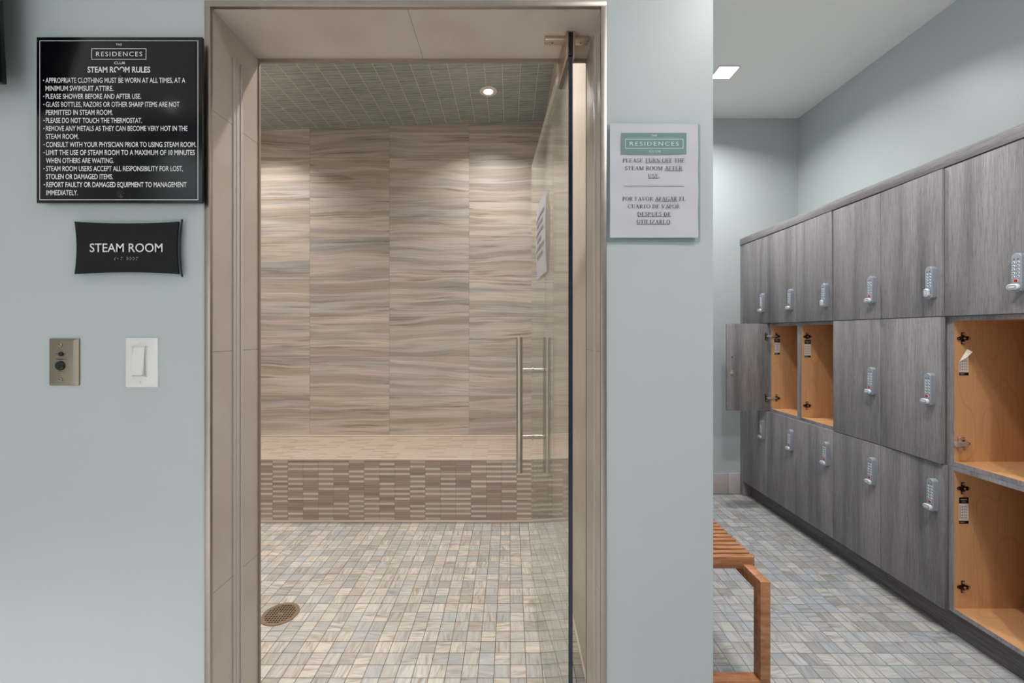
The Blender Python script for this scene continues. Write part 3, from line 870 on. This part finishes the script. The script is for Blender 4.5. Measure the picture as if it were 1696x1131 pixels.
# ------------------------------------------------------------------ steel control plate
def plate_pts(x0, x1, y0, y1, Y, r=2.0):
    pts = []
    for cx, cy, a0 in ((x1 - r, y0 + r, -90), (x1 - r, y1 - r, 0), (x0 + r, y1 - r, 90), (x0 + r, y0 + r, 180)):
        for k in range(5):
            a = R(a0 + 22.5 * k); pts.append((cx + r * math.cos(a), cy + r * math.sin(a)))
    return [(wx(a, Y), wz(b, Y)) for a, b in pts]
YS = YW - 0.007
t = thing('control_plate', 'worn steel wall plate with two black buttons beside the light switch', 'wall plate', (wx(103.5, YS), YW, wz(600, YS)))
obj('plate', MB().loft(plate_pts(79, 128, 560.8, 638.6, YS, 1.2), YW, plate_pts(79, 128, 560.8, 638.6, YS, 1.2), YS + 0.0035).loft(plate_pts(79, 128, 560.8, 638.6, YS, 1.2), YS + 0.0036, plate_pts(82.2, 121.5, 563.5, 635.6, YS, 1.2), YS), M_SWPLATE, t)
def q(x): return 60 + x / 7.709
def qy(y): return 540 + y / 7.709
def disc(mb, px, py, r, d0, d1, mat=0, Y=YS, r2=None, bev=0.0):
    X, Z = wx(px, Y), wz(py, Y); mb.cyl((X, Y - d0, Z), (X, Y - d1, Z), r, r2, seg=28, mat=mat, bev=bev)
mb = MB(); disc(mb, q(310), qy(505), 0.0118, 0, 0.0045, r2=0.0100, bev=0.0015); obj('push_button', mb, M_BLKPL, t)
mb = MB(); disc(mb, q(318), qy(355), 0.0058, 0, 0.003, r2=0.0048, bev=0.0008); obj('indicator_button', mb, M_BLKPL, t)
for yy in (241, 683):
    mb = MB()
    disc(mb, q(310), qy(yy), 0.0042, 0, 0.0016, 0, bev=0.0006)
    X, Z = wx(q(310), YS), wz(qy(yy), YS)
    mb.box(-0.0036, 0.0036, -0.0005, 0.0005, -0.0006, 0.0006, mat=1, M=Matrix.Translation((X, YS - 0.0017, Z)) @ Matrix.Rotation(R(35), 4, 'Y'))
    obj('screw', mb, [M_STEEL, M_DARK], t)
mb = MB()
YL = YS - 0.0006
put_text(mb, 'STEAMBATH', q(252), q(380), qy(431), 15 / 7.709, YL, bold=0.01)
px_rect(mb, q(278), q(336), qy(569), qy(578), YL)
px_rect(mb, q(278), q(300), qy(600), qy(606), YL)
px_rect(mb, q(242), q(284), qy(352), qy(358), YL)
px_rect(mb, q(350), q(372), qy(352), qy(358), YL)
obj('lettering', mb, M_INK, t)

# ------------------------------------------------------------------ light switch
YS = YW - 0.006
t = thing('light_switch', 'white rocker light switch with a wide white cover plate', 'light switch', (wx(233, YS), YW, wz(600, YS)))
obj('cover_plate', MB().loft(plate_pts(206.5, 259.5, 559.5, 641.5, YS, 1.8), YW, plate_pts(206.5, 259.5, 559.5, 641.5, YS, 1.8), YS + 0.003).loft(plate_pts(206.5, 259.5, 559.5, 641.5, YS, 1.8), YS + 0.003, plate_pts(210.5, 255.5, 563.5, 637.5, YS, 1.8), YS), M_WPLAS, t)
mb = MB()
X0, X1, Z0, Z1 = wx(q(1232), YS), wx(q(1412), YS), wz(qy(645), YS), wz(qy(255), YS)
for (a, b, c, d) in ((X0, X0 + .0012, Z0, Z1), (X1 - .0012, X1, Z0, Z1), (X0, X1, Z0, Z0 + .0012), (X0, X1, Z1 - .0012, Z1)):
    mb.box(a, b, YS - 0.0022, YS, c, d)
fr = obj('switch_frame', mb, M_WPLAS, t)
# tilted rocker paddle, its foot pressed out
A0, A1, B0, B1 = X0 + 0.0022, X1 - 0.0040, Z0 + 0.0040, Z1 - 0.002
vs = [(A0, YS - .001, B1), (A1, YS - .001, B1), (A1, YS - .0085, B0), (A0, YS - .0085, B0), (A0, YS - .0010, B0), (A1, YS - .0010, B0)]
mb = MB().raw(vs, [(0, 3, 2, 1), (3, 4, 5, 2), (0, 4, 3), (1, 2, 5), (0, 1, 5, 4)])
obj('rocker', mb, M_WPLAS, t)
M_SLOT = plain('grey_slot', (150, 148, 146), 0.6)
for yy in (215, 722):
    mb = MB()
    disc(mb, q(1318), qy(yy), 0.0030, 0, 0.001, 0)
    X, Z = wx(q(1318), YS), wz(qy(yy), YS)
    mb.box(X - 0.0005, X + 0.0005, YS - 0.0014, YS - 0.0009, Z - 0.0024, Z + 0.0024, mat=1)
    obj('screw', mb, [M_WPLAS, M_SLOT], t)

# ------------------------------------------------------------------ paper notice in its sleeve
YS = YW - 0.010
t = thing('paper_notice', 'white printed notice with a teal heading in a clear sleeve on the wall', 'notice', (wx(1083.5, YS), YW, wz(299, YS)))
def q(x): return 990 + x / 5.142
def qy(y): return 190 + y / 5.142
mb = MB().prism(plate_pts(q(76), q(874), qy(80), qy(1086), YW - 0.003, 3.0)[::-1], 'y', YW - 0.001, YW - 0.0035)
obj('plastic_sleeve', mb, M_SLEEVE, t)
X0, X1, Z0, Z1 = wx(q(105), YS), wx(q(856), YS), wz(qy(1046), YS), wz(qy(75), YS)
rows = []; rows2 = []
for i in range(25):
    a = i / 24
    rows.append([(X0 + (X1 - X0) * j / 12, YS + 0.0010 * math.sin(a * 17 + j * .35) + 0.0003, Z0 + (Z1 - Z0) * a) for j in range(13)])
rows2 = [[(p[0], YS + 0.0022, p[2]) for p in r_] for r_ in rows]
pp = obj('paper_sheet', MB().quadstrip(rows).quadstrip(rows2), M_PAPER, t)
YL = YS - 0.0012
mb = MB(); px_rect(mb, q(200), q(755), qy(155), qy(333), YL); obj('teal_heading', mb, M_TEAL, pp)
mb = MB(); YL2 = YL - 0.0004
put_text(mb, 'THE', q(455), q(505), qy(186), 16 / 5.142, YL2)
px_frame(mb, q(234), q(729), qy(205), qy(288), 0.95, YL2)
put_text(mb, 'RESIDENCES', q(273), q(690), qy(262), 32 / 5.142, YL2, bold=0.006, space=1.3)
put_text(mb, 'CLUB', q(440), q(535), qy(320), 18 / 5.142, YL2, space=1.2)
obj('heading_lettering', mb, M_TEALW, pp)
mb = MB()
for s, a, b, y in (('PLEASE TURN OFF THE', 213, 743, 405), ('STEAM ROOM AFTER', 233, 722, 471), ('USE.', 428, 528, 537), ('POR FAVOR APAGAR EL', 210, 748, 732),
                   ('CUARTO DE VAPOR', 257, 700, 797), ('DESPUÉS DE', 337, 624, 863), ('UTILIZARLO.', 331, 627, 928)):
    put_serif(mb, s, q(a), q(b), qy(y), 33 / 5.142, YL)
for a, b, y in ((404, 637, 408), (572, 722, 474), (428, 518, 540), (485, 680, 735), (337, 624, 866), (331, 616, 931), (222, 735, 606)):
    px_rect(mb, q(a), q(b), qy(y), qy(y + 3.2), YL)
obj('lettering', mb, M_INK, pp)

# ------------------------------------------------------------------ wall television (only its edge is in the picture)
t = thing('wall_television', 'black flat television at the picture edge, tilted down from the wall', 'television', (-1.594, YW, 1.95))
TM = Matrix.Translation((-1.594, 0.948, 1.862)) @ Matrix.Rotation(R(2.4), 4, 'X')
# local: z up from the lower edge, y towards the wall
obj('screen_casing', MB().box(-0.41, 0.4125, 0.0, 0.034, 0.0, 0.50, bev=0.002, M=TM), M_BLKPL, t)
obj('screen', MB().box(-0.40, 0.40, -0.0008, 0.0002, 0.012, 0.488, M=TM), M_BLACK, t)
mb = MB().box(-1.68, -1.42, YW - 0.014, YW, 1.95, 2.20, bev=0.002)
mb.box(-1.60, -1.50, 0.975, YW - 0.01, 2.02, 2.12)
obj('wall_bracket', mb, M_MATBLACK, t)

# ------------------------------------------------------------------ lockers
LX = 1.853                 # carcass front plane
LW = 0.305
PT = 0.0185                # panel thickness
DEP = 0.425
YE = 3.288                 # far end of the run
ROWS = {'bottom': (0.113, 0.613), 'middle': (0.726, 0.625), 'top': (1.351, 0.626)}
_mesh = {}
def shared(key, build, mats):
    if key not in _mesh: _mesh[key] = build().mesh(key[0], mats)
    return _mesh[key]
def child(name, me, parent, loc=(0, 0, 0), rz=0.0):
    o = bpy.data.objects.new(name, me); COL.objects.link(o)
    o.parent = parent; o.location = loc; o.rotation_euler = (0, 0, rz)
    return o
# local frame of a locker: x into the cabinet from the carcass front, y from the camera-side face to the far face, z up
def carcass(h):
    mb = MB()
    e = 0.0012
    for (y0, y1, z0, z1) in ((0.0004, PT, 0.0004, h - .0004), (LW - PT, LW - .0004, 0.0004, h - .0004), (PT, LW - PT, 0.0004, PT), (PT, LW - PT, h - PT, h - .0004)):
        if y0 < 0.001:
            mb.box(e, DEP, y0, 0.003, z0, z1, 1); mb.box(e, DEP, 0.003, y1, z0, z1, 0)
        else:
            mb.box(e, DEP, y0, y1, z0, z1, 0)
        mb.box(0, e, y0, y1, z0, z1, 1)
    mb.box(DEP - 0.008, DEP, PT, LW - PT, PT, h - PT, 0)
    return mb
def door_mesh(h):          # origin at the hinge line (y = LW)
    return MB().box(-0.0200, -0.0010, -LW + 0.0012, -0.0012, 0.0018, h - 0.0018, 0, bev=0.0007)
def lock_outline(w_, h_, top, bot, n=9):
    pts = []
    for i in range(n): a = math.pi * i / (n - 1); pts.append((w_ / 2 * math.cos(a), h_ - top + top * math.sin(a)))
    for i in range(n): a = math.pi + math.pi * i / (n - 1); pts.append((w_ / 2 * math.cos(a), bot + bot * math.sin(a)))
    return pts
LKW, LKH, LKD = 0.031, 0.140, 0.022
def lock_body():
    return MB().prism(lock_outline(LKW, LKH, LKW / 2, 0.010), 'x', -0.0200, -0.0200 - LKD, bev=0.0025)
def lock_keys():
    mb = MB()
    X = -0.0200 - LKD
    for r_ in range(6):
        for c_ in (-1, 1):
            y, z = c_ * 0.0068, 0.0545 + r_ * 0.0127
            if r_ == 5:
                mb.cyl((X + .0002, y * .8, z - .0005), (X - .0003, y * .8, z - .0005), 0.0020, seg=10, mat=1)
            else:
                mb.cyl((X + .0002, y, z), (X - .0016, y, z), 0.0050, 0.0042, seg=14, mat=0)
                mb.cyl((X - .0015, y, z), (X - .0019, y, z), 0.0022, seg=8, mat=1)
    return mb
def lock_red():
    X = -0.0200 - LKD
    mb = MB().cyl((X + .0002, 0, 0.0400), (X - .0010, 0, 0.0400), 0.0072, seg=20, mat=1)
    mb.cyl((X - .0008, 0, 0.0400), (X - .0022, 0, 0.0400), 0.0060, 0.0054, seg=20, mat=0)
    return mb
def lock_knob(vert):
    X = -0.0200 - LKD
    a, b = 0.0185, 0.0110
    def pill(sc):
        pts = []
        hx = (a - b)
        for i in range(10): q_ = -math.pi / 2 + math.pi * i / 9; pts.append((hx + b * sc * math.cos(q_), b * sc * math.sin(q_)))
        for i in range(10): q_ = math.pi / 2 + math.pi * i / 9; pts.append((-hx + b * sc * math.cos(q_), b * sc * math.sin(q_)))
        return pts
    mb = MB()
    cz = 0.0180 if not vert else 0.0265
    rot = (lambda p: (p[0] + 0.002, p[1] + cz)) if not vert else (lambda p: (p[1], p[0] + cz))
    mb.cyl((X, 0, 0.018), (X - 0.006, 0, 0.018), 0.009, seg=18)
    mb.prism([rot(p) for p in pill(1.0)], 'x', X - 0.004, X - 0.0140, bev=0.004)
    # raised oval rib on the face of the knob
    o_ = [rot((p[0] * .74, p[1] * .62)) for p in pill(1.0)]; i_ = [rot((p[0] * .62, p[1] * .40)) for p in pill(1.0)]
    xs = X - 0.0143
    n_ = len(o_)
    mb.raw([(xs, p[0], p[1]) for p in o_] + [(xs, p[0], p[1]) for p in i_], [(k, (k + 1) % n_, n_ + (k + 1) % n_, n_ + k) for k in range(n_)], 1)
    return mb
M_RIB = plain('grey_knob_rib', (118, 122, 130), 0.4, 0.2)
def add_lock(parent, zc, vert=False, rz=0.0):
    """keypad lock near the camera-side edge of the door; zc = its foot"""
    yl = 0.038
    me = shared(('keypad_lock', 'b'), lock_body, M_LOCK)
    # origin on the hinge so that it swings with the door
    hinge = Vector((0, LW, 0))
    loc = hinge + Matrix.Rotation(rz, 3, 'Z') @ Vector((0, yl - LW, zc))
    o = child('keypad_lock', me, parent, loc, rz)
    child('keypad', shared(('keypad', 'k'), lock_keys, [M_LOCKL, M_DARK]), o)
    if not vert: child('red_button', shared(('red_button', 'r'), lock_red, [M_RED, M_LOCKL]), o)
    child('knob', shared(('knob', str(vert)), lambda: lock_knob(vert), [M_LOCKL, M_RIB]), o)
    return o
def hinge_plate(arm=False):
    """hinge plate screwed to the far side panel, which faces the camera at y = LW - PT"""
    Y = LW - PT
    mb = MB()
    mb.box(0.029, 0.043, Y - 0.003, Y, -0.025, 0.025, bev=0.0012)
    mb.box(0.020, 0.052, Y - 0.008, Y - 0.002, -0.008, 0.008, bev=0.0012)
    mb.prism([(0.050, -0.007), (0.062, -0.003), (0.062, 0.003), (0.050, 0.007)], 'y', Y, Y - 0.006)
    for s in (-1, 1):
        mb.cyl((0.036, Y - 0.003, s * 0.018), (0.036, Y - 0.005, s * 0.018), 0.0048, seg=14, mat=1)
        mb.box(0.012, 0.022, Y - 0.005, Y - 0.002, s * 0.005 - 0.002, s * 0.005 + 0.002, M=Matrix.Translation((0.02, 0, 0)) @ Matrix.Rotation(R(-s * 22), 4, 'Y') @ Matrix.Translation((-0.02, 0, 0)))
    mb.cyl((0.036, Y - 0.008, 0), (0.036, Y - 0.010, 0), 0.004, seg=12, mat=1)
    mb.cyl((0.055, Y - 0.006, 0), (0.055, Y - 0.008, 0), 0.0028, seg=10, mat=1)
    if arm == 'stub':      # the free arm and cup left on the plate
        mb.box(0.004, 0.044, Y - 0.017, Y - 0.009, -0.010, 0.010, 1, bev=0.002)
        mb.cyl((0.020, Y - 0.012, 0.022), (0.020, Y - 0.004, 0.022), 0.007, seg=16, mat=1)
        mb.cyl((0.020, Y - 0.012, -0.022), (0.020, Y - 0.004, -0.022), 0.007, seg=16, mat=1)
        mb.box(-0.014, 0.008, Y - 0.022, Y - 0.010, -0.011, 0.011, 1, bev=0.0025)
        mb.box(0.014, 0.026, Y - 0.010, Y - 0.004, -0.026, 0.026, 1, bev=0.001)
    if arm == 'door':      # arm reaching the cup on the inner face of a wide-open door
        mb.box(-0.016, 0.030, Y - 0.012, Y - 0.006, -0.006, 0.006, 1, bev=0.0015)
        mb.box(-0.034, -0.020, Y + 0.009, Y + 0.0185, -0.025, 0.025, 0, bev=0.0012)
        mb.box(-0.030, -0.014, Y - 0.009, Y + 0.010, -0.007, 0.007, 1, bev=0.0015)
        for s in (-1, 1): mb.cyl((-0.027, Y + 0.009, s * 0.018), (-0.027, Y + 0.007, s * 0.018), 0.0045, seg=12, mat=1)
    return mb
def sticker(kind):
    """instruction label on the far side panel; x from the front, z upwards"""
    Y = LW - PT - 0.0007
    mb = MB()
    W0, W1, H_ = 0.020, 0.060, 0.110
    def rect(x0, x1, z0, z1, d, m_): mb.raw([(x0, Y - d, z0), (x1, Y - d, z0), (x1, Y - d, z1), (x0, Y - d, z1)], [(0, 1, 2, 3)], m_)
    if kind == 'peeled':
        mb.raw([(W0, Y, 0), (W1, Y, 0), (W1, Y, H_), (W1 - .006, Y, H_), (W0, Y, 0.056)], [(0, 1, 2, 3, 4)], 0)
        mb.raw([(W1, Y - .0003, .098), (W1, Y - .0003, H_), (W1 - .006, Y - .0003, H_), (W1 - 0.014, Y - .0003, .098 - .004)], [(0, 1, 2, 3)], 1)
        # folded-over corner standing off the panel
        mb.raw([(W0, Y - .0008, 0.056), (W1 - .006, Y - .0008, H_), (W1 + 0.006, Y - .010, 0.098), (W0 + 0.026, Y - 0.006, 0.074)], [(0, 1, 2, 3)], 2)
    else:
        rect(W0, W1, 0, H_, 0, 0)
        rect(W0, W1, H_ - 0.026, H_, .0003, 1)
        rect(W0 + .006, W1 - .006, H_ - 0.012, H_ - 0.007, .0006, 3)
        rect(W0 + .012, W1 - .012, H_ - 0.020, H_ - 0.017, .0006, 3)
    rect(W0, W1, 0, 0.012, .0003, 1)
    rect(W0 + .004, W0 + .022, 0.004, 0.008, .0006, 3)
    rect(W0 + .003, W0 + .0055, 0.020, 0.066 if kind == 'peeled' else 0.078, .0003, 3)
    for k in range(5):
        z = 0.022 + k * 0.0115
        if kind == 'peeled' and k == 4: break
        rect(W0 + .011, W0 + .015, z, z + 0.004, .0003, 1)
        rect(W0 + .018, W1 - .004, z + .0005, z + 0.0018, .0003, 3)
        rect(W0 + .018, W1 - .008, z + .0035, z + 0.0048, .0003, 3)
    return mb
M_STICK = plain('white_sticker', (216, 206, 198), 0.5, var=0.02)
M_STICKB = plain('black_sticker_band', (16, 14, 14), 0.5)
M_STICKP = plain('pale_sticker_back', (236, 226, 212), 0.5)
M_STICKG = plain('grey_sticker_print', (140, 130, 124), 0.5)

ORD = ['first', 'second', 'third', 'fourth', 'fifth', 'sixth']
OPEN = {('middle', 1), ('middle', 2), ('middle', 5), ('bottom', 5)}
VERT = {('top', 2), ('top', 4)}
AJAR = {('top', 2): -1.3, ('top', 4): -1.6, ('middle', 4): -2.6, ('bottom', 4): -0.4}
def make_locker(row, c):
    z0, h = ROWS[row]
    y0 = YE - LW * (c + 1)
    if row == 'middle' and c == 1: lab = 'locker with its grey door swung wide open, maple inside, second from the end wall'
    elif row == 'middle' and c == 2: lab = 'doorless maple-lined locker beside the one whose door stands wide open'
    elif row == 'middle' and c == 5: lab = 'doorless middle-row maple locker with a half-peeled white sticker inside'
    elif row == 'bottom' and c == 5: lab = 'doorless bottom-row maple locker just above the dark toe kick'
    elif (row, c) in VERT: lab = 'closed grey %s-row locker, %s from the end wall, its lock knob turned upright' % (row, ORD[c])
    elif row == 'middle' and c == 0: lab = 'closed grey middle-row locker behind the wide-open door, against the end wall'
    elif row == 'middle' and c == 4: lab = 'grey middle-row locker with its door ajar, %s from the end wall' % ORD[c]
    else: lab = 'closed grey wood-grain locker, %s row, %s from the end wall' % (row, ORD[c])
    t = thing('locker', lab, 'locker', (LX, y0, z0), 'grey keypad lockers along the wall')
    child('carcass', shared(('carcass', row), lambda: carcass(h), [M_MAPLE, M_EDGE]), t)
    dm = lambda: shared(('door', row), lambda: door_mesh(h), M_LAM)
    if (row, c) in OPEN:
        zt = h - 0.092; zb = 0.095
        if row == 'bottom': zb = 0.110
        swung = (row == 'middle' and c == 1)
        kind = 'door' if swung else False
        child('hinge', shared(('hinge', str(kind)), lambda: hinge_plate(kind), [M_BRONZE, M_HINGE]), t, (0, 0, zt))
        low = 'stub' if (row == 'middle' and c == 5) else kind
        child('hinge', shared(('hinge', str(low)), lambda: hinge_plate(low), [M_BRONZE, M_HINGE]), t, (0, 0, zb))
        sk = 'peeled' if (row == 'middle' and c == 5) else 'whole'
        zs = {('middle', 1): h - 0.22, ('middle', 2): h - 0.224, ('middle', 5): h - 0.246, ('bottom', 5): h - 0.24}[(row, c)]
        s_ = child('instruction_sticker', shared(('sticker', sk), lambda: sticker(sk), [M_STICK, M_STICKB, M_STICKP, M_STICKG]), t, (0, 0, zs))
        s_['label'] = 'white instruction sticker with black bands' if sk == 'whole' else 'half-peeled white sticker'
        if swung:
            d = child('door', dm(), t, (0, LW, 0), R(-90))
            d['label'] = 'grey door standing wide open'
            mb = MB()                       # fixing screw and cam of the lock on the inner face
            mb.cyl((-0.0012, -LW + .038, 0.384), (0.0015, -LW + .038, 0.384), 0.0045, seg=14, mat=1)
            sc_ = bpy.data.objects.new('fixing_screw', mb.mesh('fixing_screw', [M_HINGE, M_DARK])); COL.objects.link(sc_)
            sc_.parent = d
            mb = MB()
            mb.cyl((-0.0012, -LW + .036, 0.268), (0.005, -LW + .036, 0.268), 0.0115, seg=22, mat=0, bev=0.001)
            mb.cyl((0.005, -LW + .036, 0.268), (0.010, -LW + .036, 0.268), 0.0065, seg=6, mat=0)
            mb.box(0.0, 0.003, -LW + .029, -LW + .043, 0.262, 0.290, mat=0, bev=0.001)
            lc = bpy.data.objects.new('lock_cam', mb.mesh('lock_cam', [M_HINGE, M_DARK])); COL.objects.link(lc)
            lc.parent = d
            add_lock(t, 0.5 * h - 0.075, False, R(-90))
        return t
    rz = R(AJAR.get((row, c), 0.0))
    child('door', dm(), t, (0, LW, 0), rz)
    zc = {'top': 0.077, 'middle': 0.24 + 0.003, 'bottom': h - 0.071 - LKH}[row]
    add_lock(t, zc, (row, c) in VERT, rz)
    return t
for row in ('top', 'middle', 'bottom'):
    for c in range(6):
        make_locker(row, c)
YN = YE - 6 * LW
# long panels around the run
mb = MB().box(1.830, XR - 0.002, YN, YB, 1.980, 2.030, bev=0.0008)
tag(obj('top_panel', mb, M_LAMH), 'long grey wood-grain panel capping the whole locker run', 'panel')
mb = MB().box(1.893, 1.911, YN, YE + 0.001, 0.0, 0.1125)
tag(obj('toe_kick', mb, M_LAMD), 'dark recessed toe kick under the bottom lockers', 'toe kick')
mb = MB().box(1.834, 1.93, YE + 0.001, YB, 0.0, 1.979)
tag(obj('end_filler_panel', mb, M_LAM), 'narrow grey filler strip between the lockers and the end wall', 'panel')

# ------------------------------------------------------------------ teak bench
bx0, bx1 = 0.52, 0.870
t = thing('slatted_bench', 'teak slatted bench standing against the wall opposite the lockers', 'bench', ((bx0 + bx1) / 2, 2.05, 0))
by0, by1 = 1.396, 2.70
for i in range(40):
    y = 1.5015 + i * 0.0304
    if y + 0.02 > by1 - 0.10: break
    obj('slat', MB().box(0.512, 0.878, y, y + 0.0195, 0.4345, 0.477, bev=0.0012), M_TEAK, t)
for (a, b) in ((0.837, 0.870), (0.520, 0.553)):
    obj('side_rail', MB().box(a, b, by0 + 0.041, by1 - 0.041, 0.405, 0.4495, bev=0.0012), M_TEAK, t)
    for (c, d) in ((by0, by0 + 0.041), (by1 - 0.041, by1)):
        obj('leg', MB().box(a, b, c, d, 0.0, 0.4495, bev=0.0012), M_TEAK, t)
for (c, d) in ((by0 + 0.001, by0 + 0.040), (by1 - 0.040, by1 - 0.001)):
    obj('stretcher', MB().box(0.553, 0.837, c, d, 0.075, 0.117, bev=0.0012), M_TEAK, t)

# ------------------------------------------------------------------ lamps
def area(parent, loc, size, watts, col, spread, shape='SQUARE'):
    l = bpy.data.lights.new('lamp_light', 'AREA')
    l.shape = shape; l.size = size; l.energy = watts; l.color = col; l.spread = R(spread)
    o = bpy.data.objects.new('lamp_light', l); COL.objects.link(o)
    o.parent = parent; o.location = loc
    return o
for i, (x, y, wt, spr) in enumerate(ROOM_LAMPS):
    vis = (i == 1)
    t = thing('ceiling_light', 'lit square ceiling light above the locker aisle' if vis else 'unseen square ceiling light added as fill', 'ceiling light', (x, y, CEIL), 'added unseen fill lights' if not vis else None)
    s = 0.062
    mb = MB()
    for (a, b, c, d) in ((-s - .008, -s, -s - .008, s + .008), (s, s + .008, -s - .008, s + .008), (-s, s, -s - .008, -s), (-s, s, s, s + .008)):
        mb.box(x + a, x + b, y + c, y + d, CEIL - 0.004, CEIL, bev=0.001)
    obj('lamp_frame', mb, M_LAMPTRIM, t)
    obj('diffuser', MB().box(x - s, x + s, y - s, y + s, CEIL - 0.003, CEIL - 0.0005), M_LAMP, t)
    area(t, (0, 0, -0.006), 0.12, wt, COOL, spr)
for i, (x, y, wt) in enumerate(STEAM_LAMPS):
    vis = (i == 0)
    z = sz(x)
    t = thing('recessed_light', 'small round downlight in the green tile ceiling' if vis else 'round downlight elsewhere in the steam room ceiling', 'ceiling light', (x, y, z), None if vis else 'hidden steam room downlights')
    mb = MB()
    for k in range(40):
        a0, a1 = 2 * math.pi * k / 40, 2 * math.pi * (k + 1) / 40
        ri, ro = 0.034, 0.062
        vs = []
        for a in (a0, a1):
            for rr, zz in ((ro, 0.0), (ro, -0.006), (ri, -0.009), (ri, 0.0)):
                vs.append((x + rr * math.cos(a), y + rr * math.sin(a), sz(x + rr * math.cos(a)) + zz))
        mb.raw(vs, [(0, 1, 5, 4), (1, 2, 6, 5), (2, 3, 7, 6)])
    obj('trim_ring', mb, M_LAMPTRIM, t)
    obj('bulb_lens', MB().cyl((x, y, z - 0.004), (x, y, z - 0.0005), 0.034, seg=32), M_LAMPW, t)
    area(t, (0, 0, -0.010), 0.06, wt, WARM, 122, 'DISK')
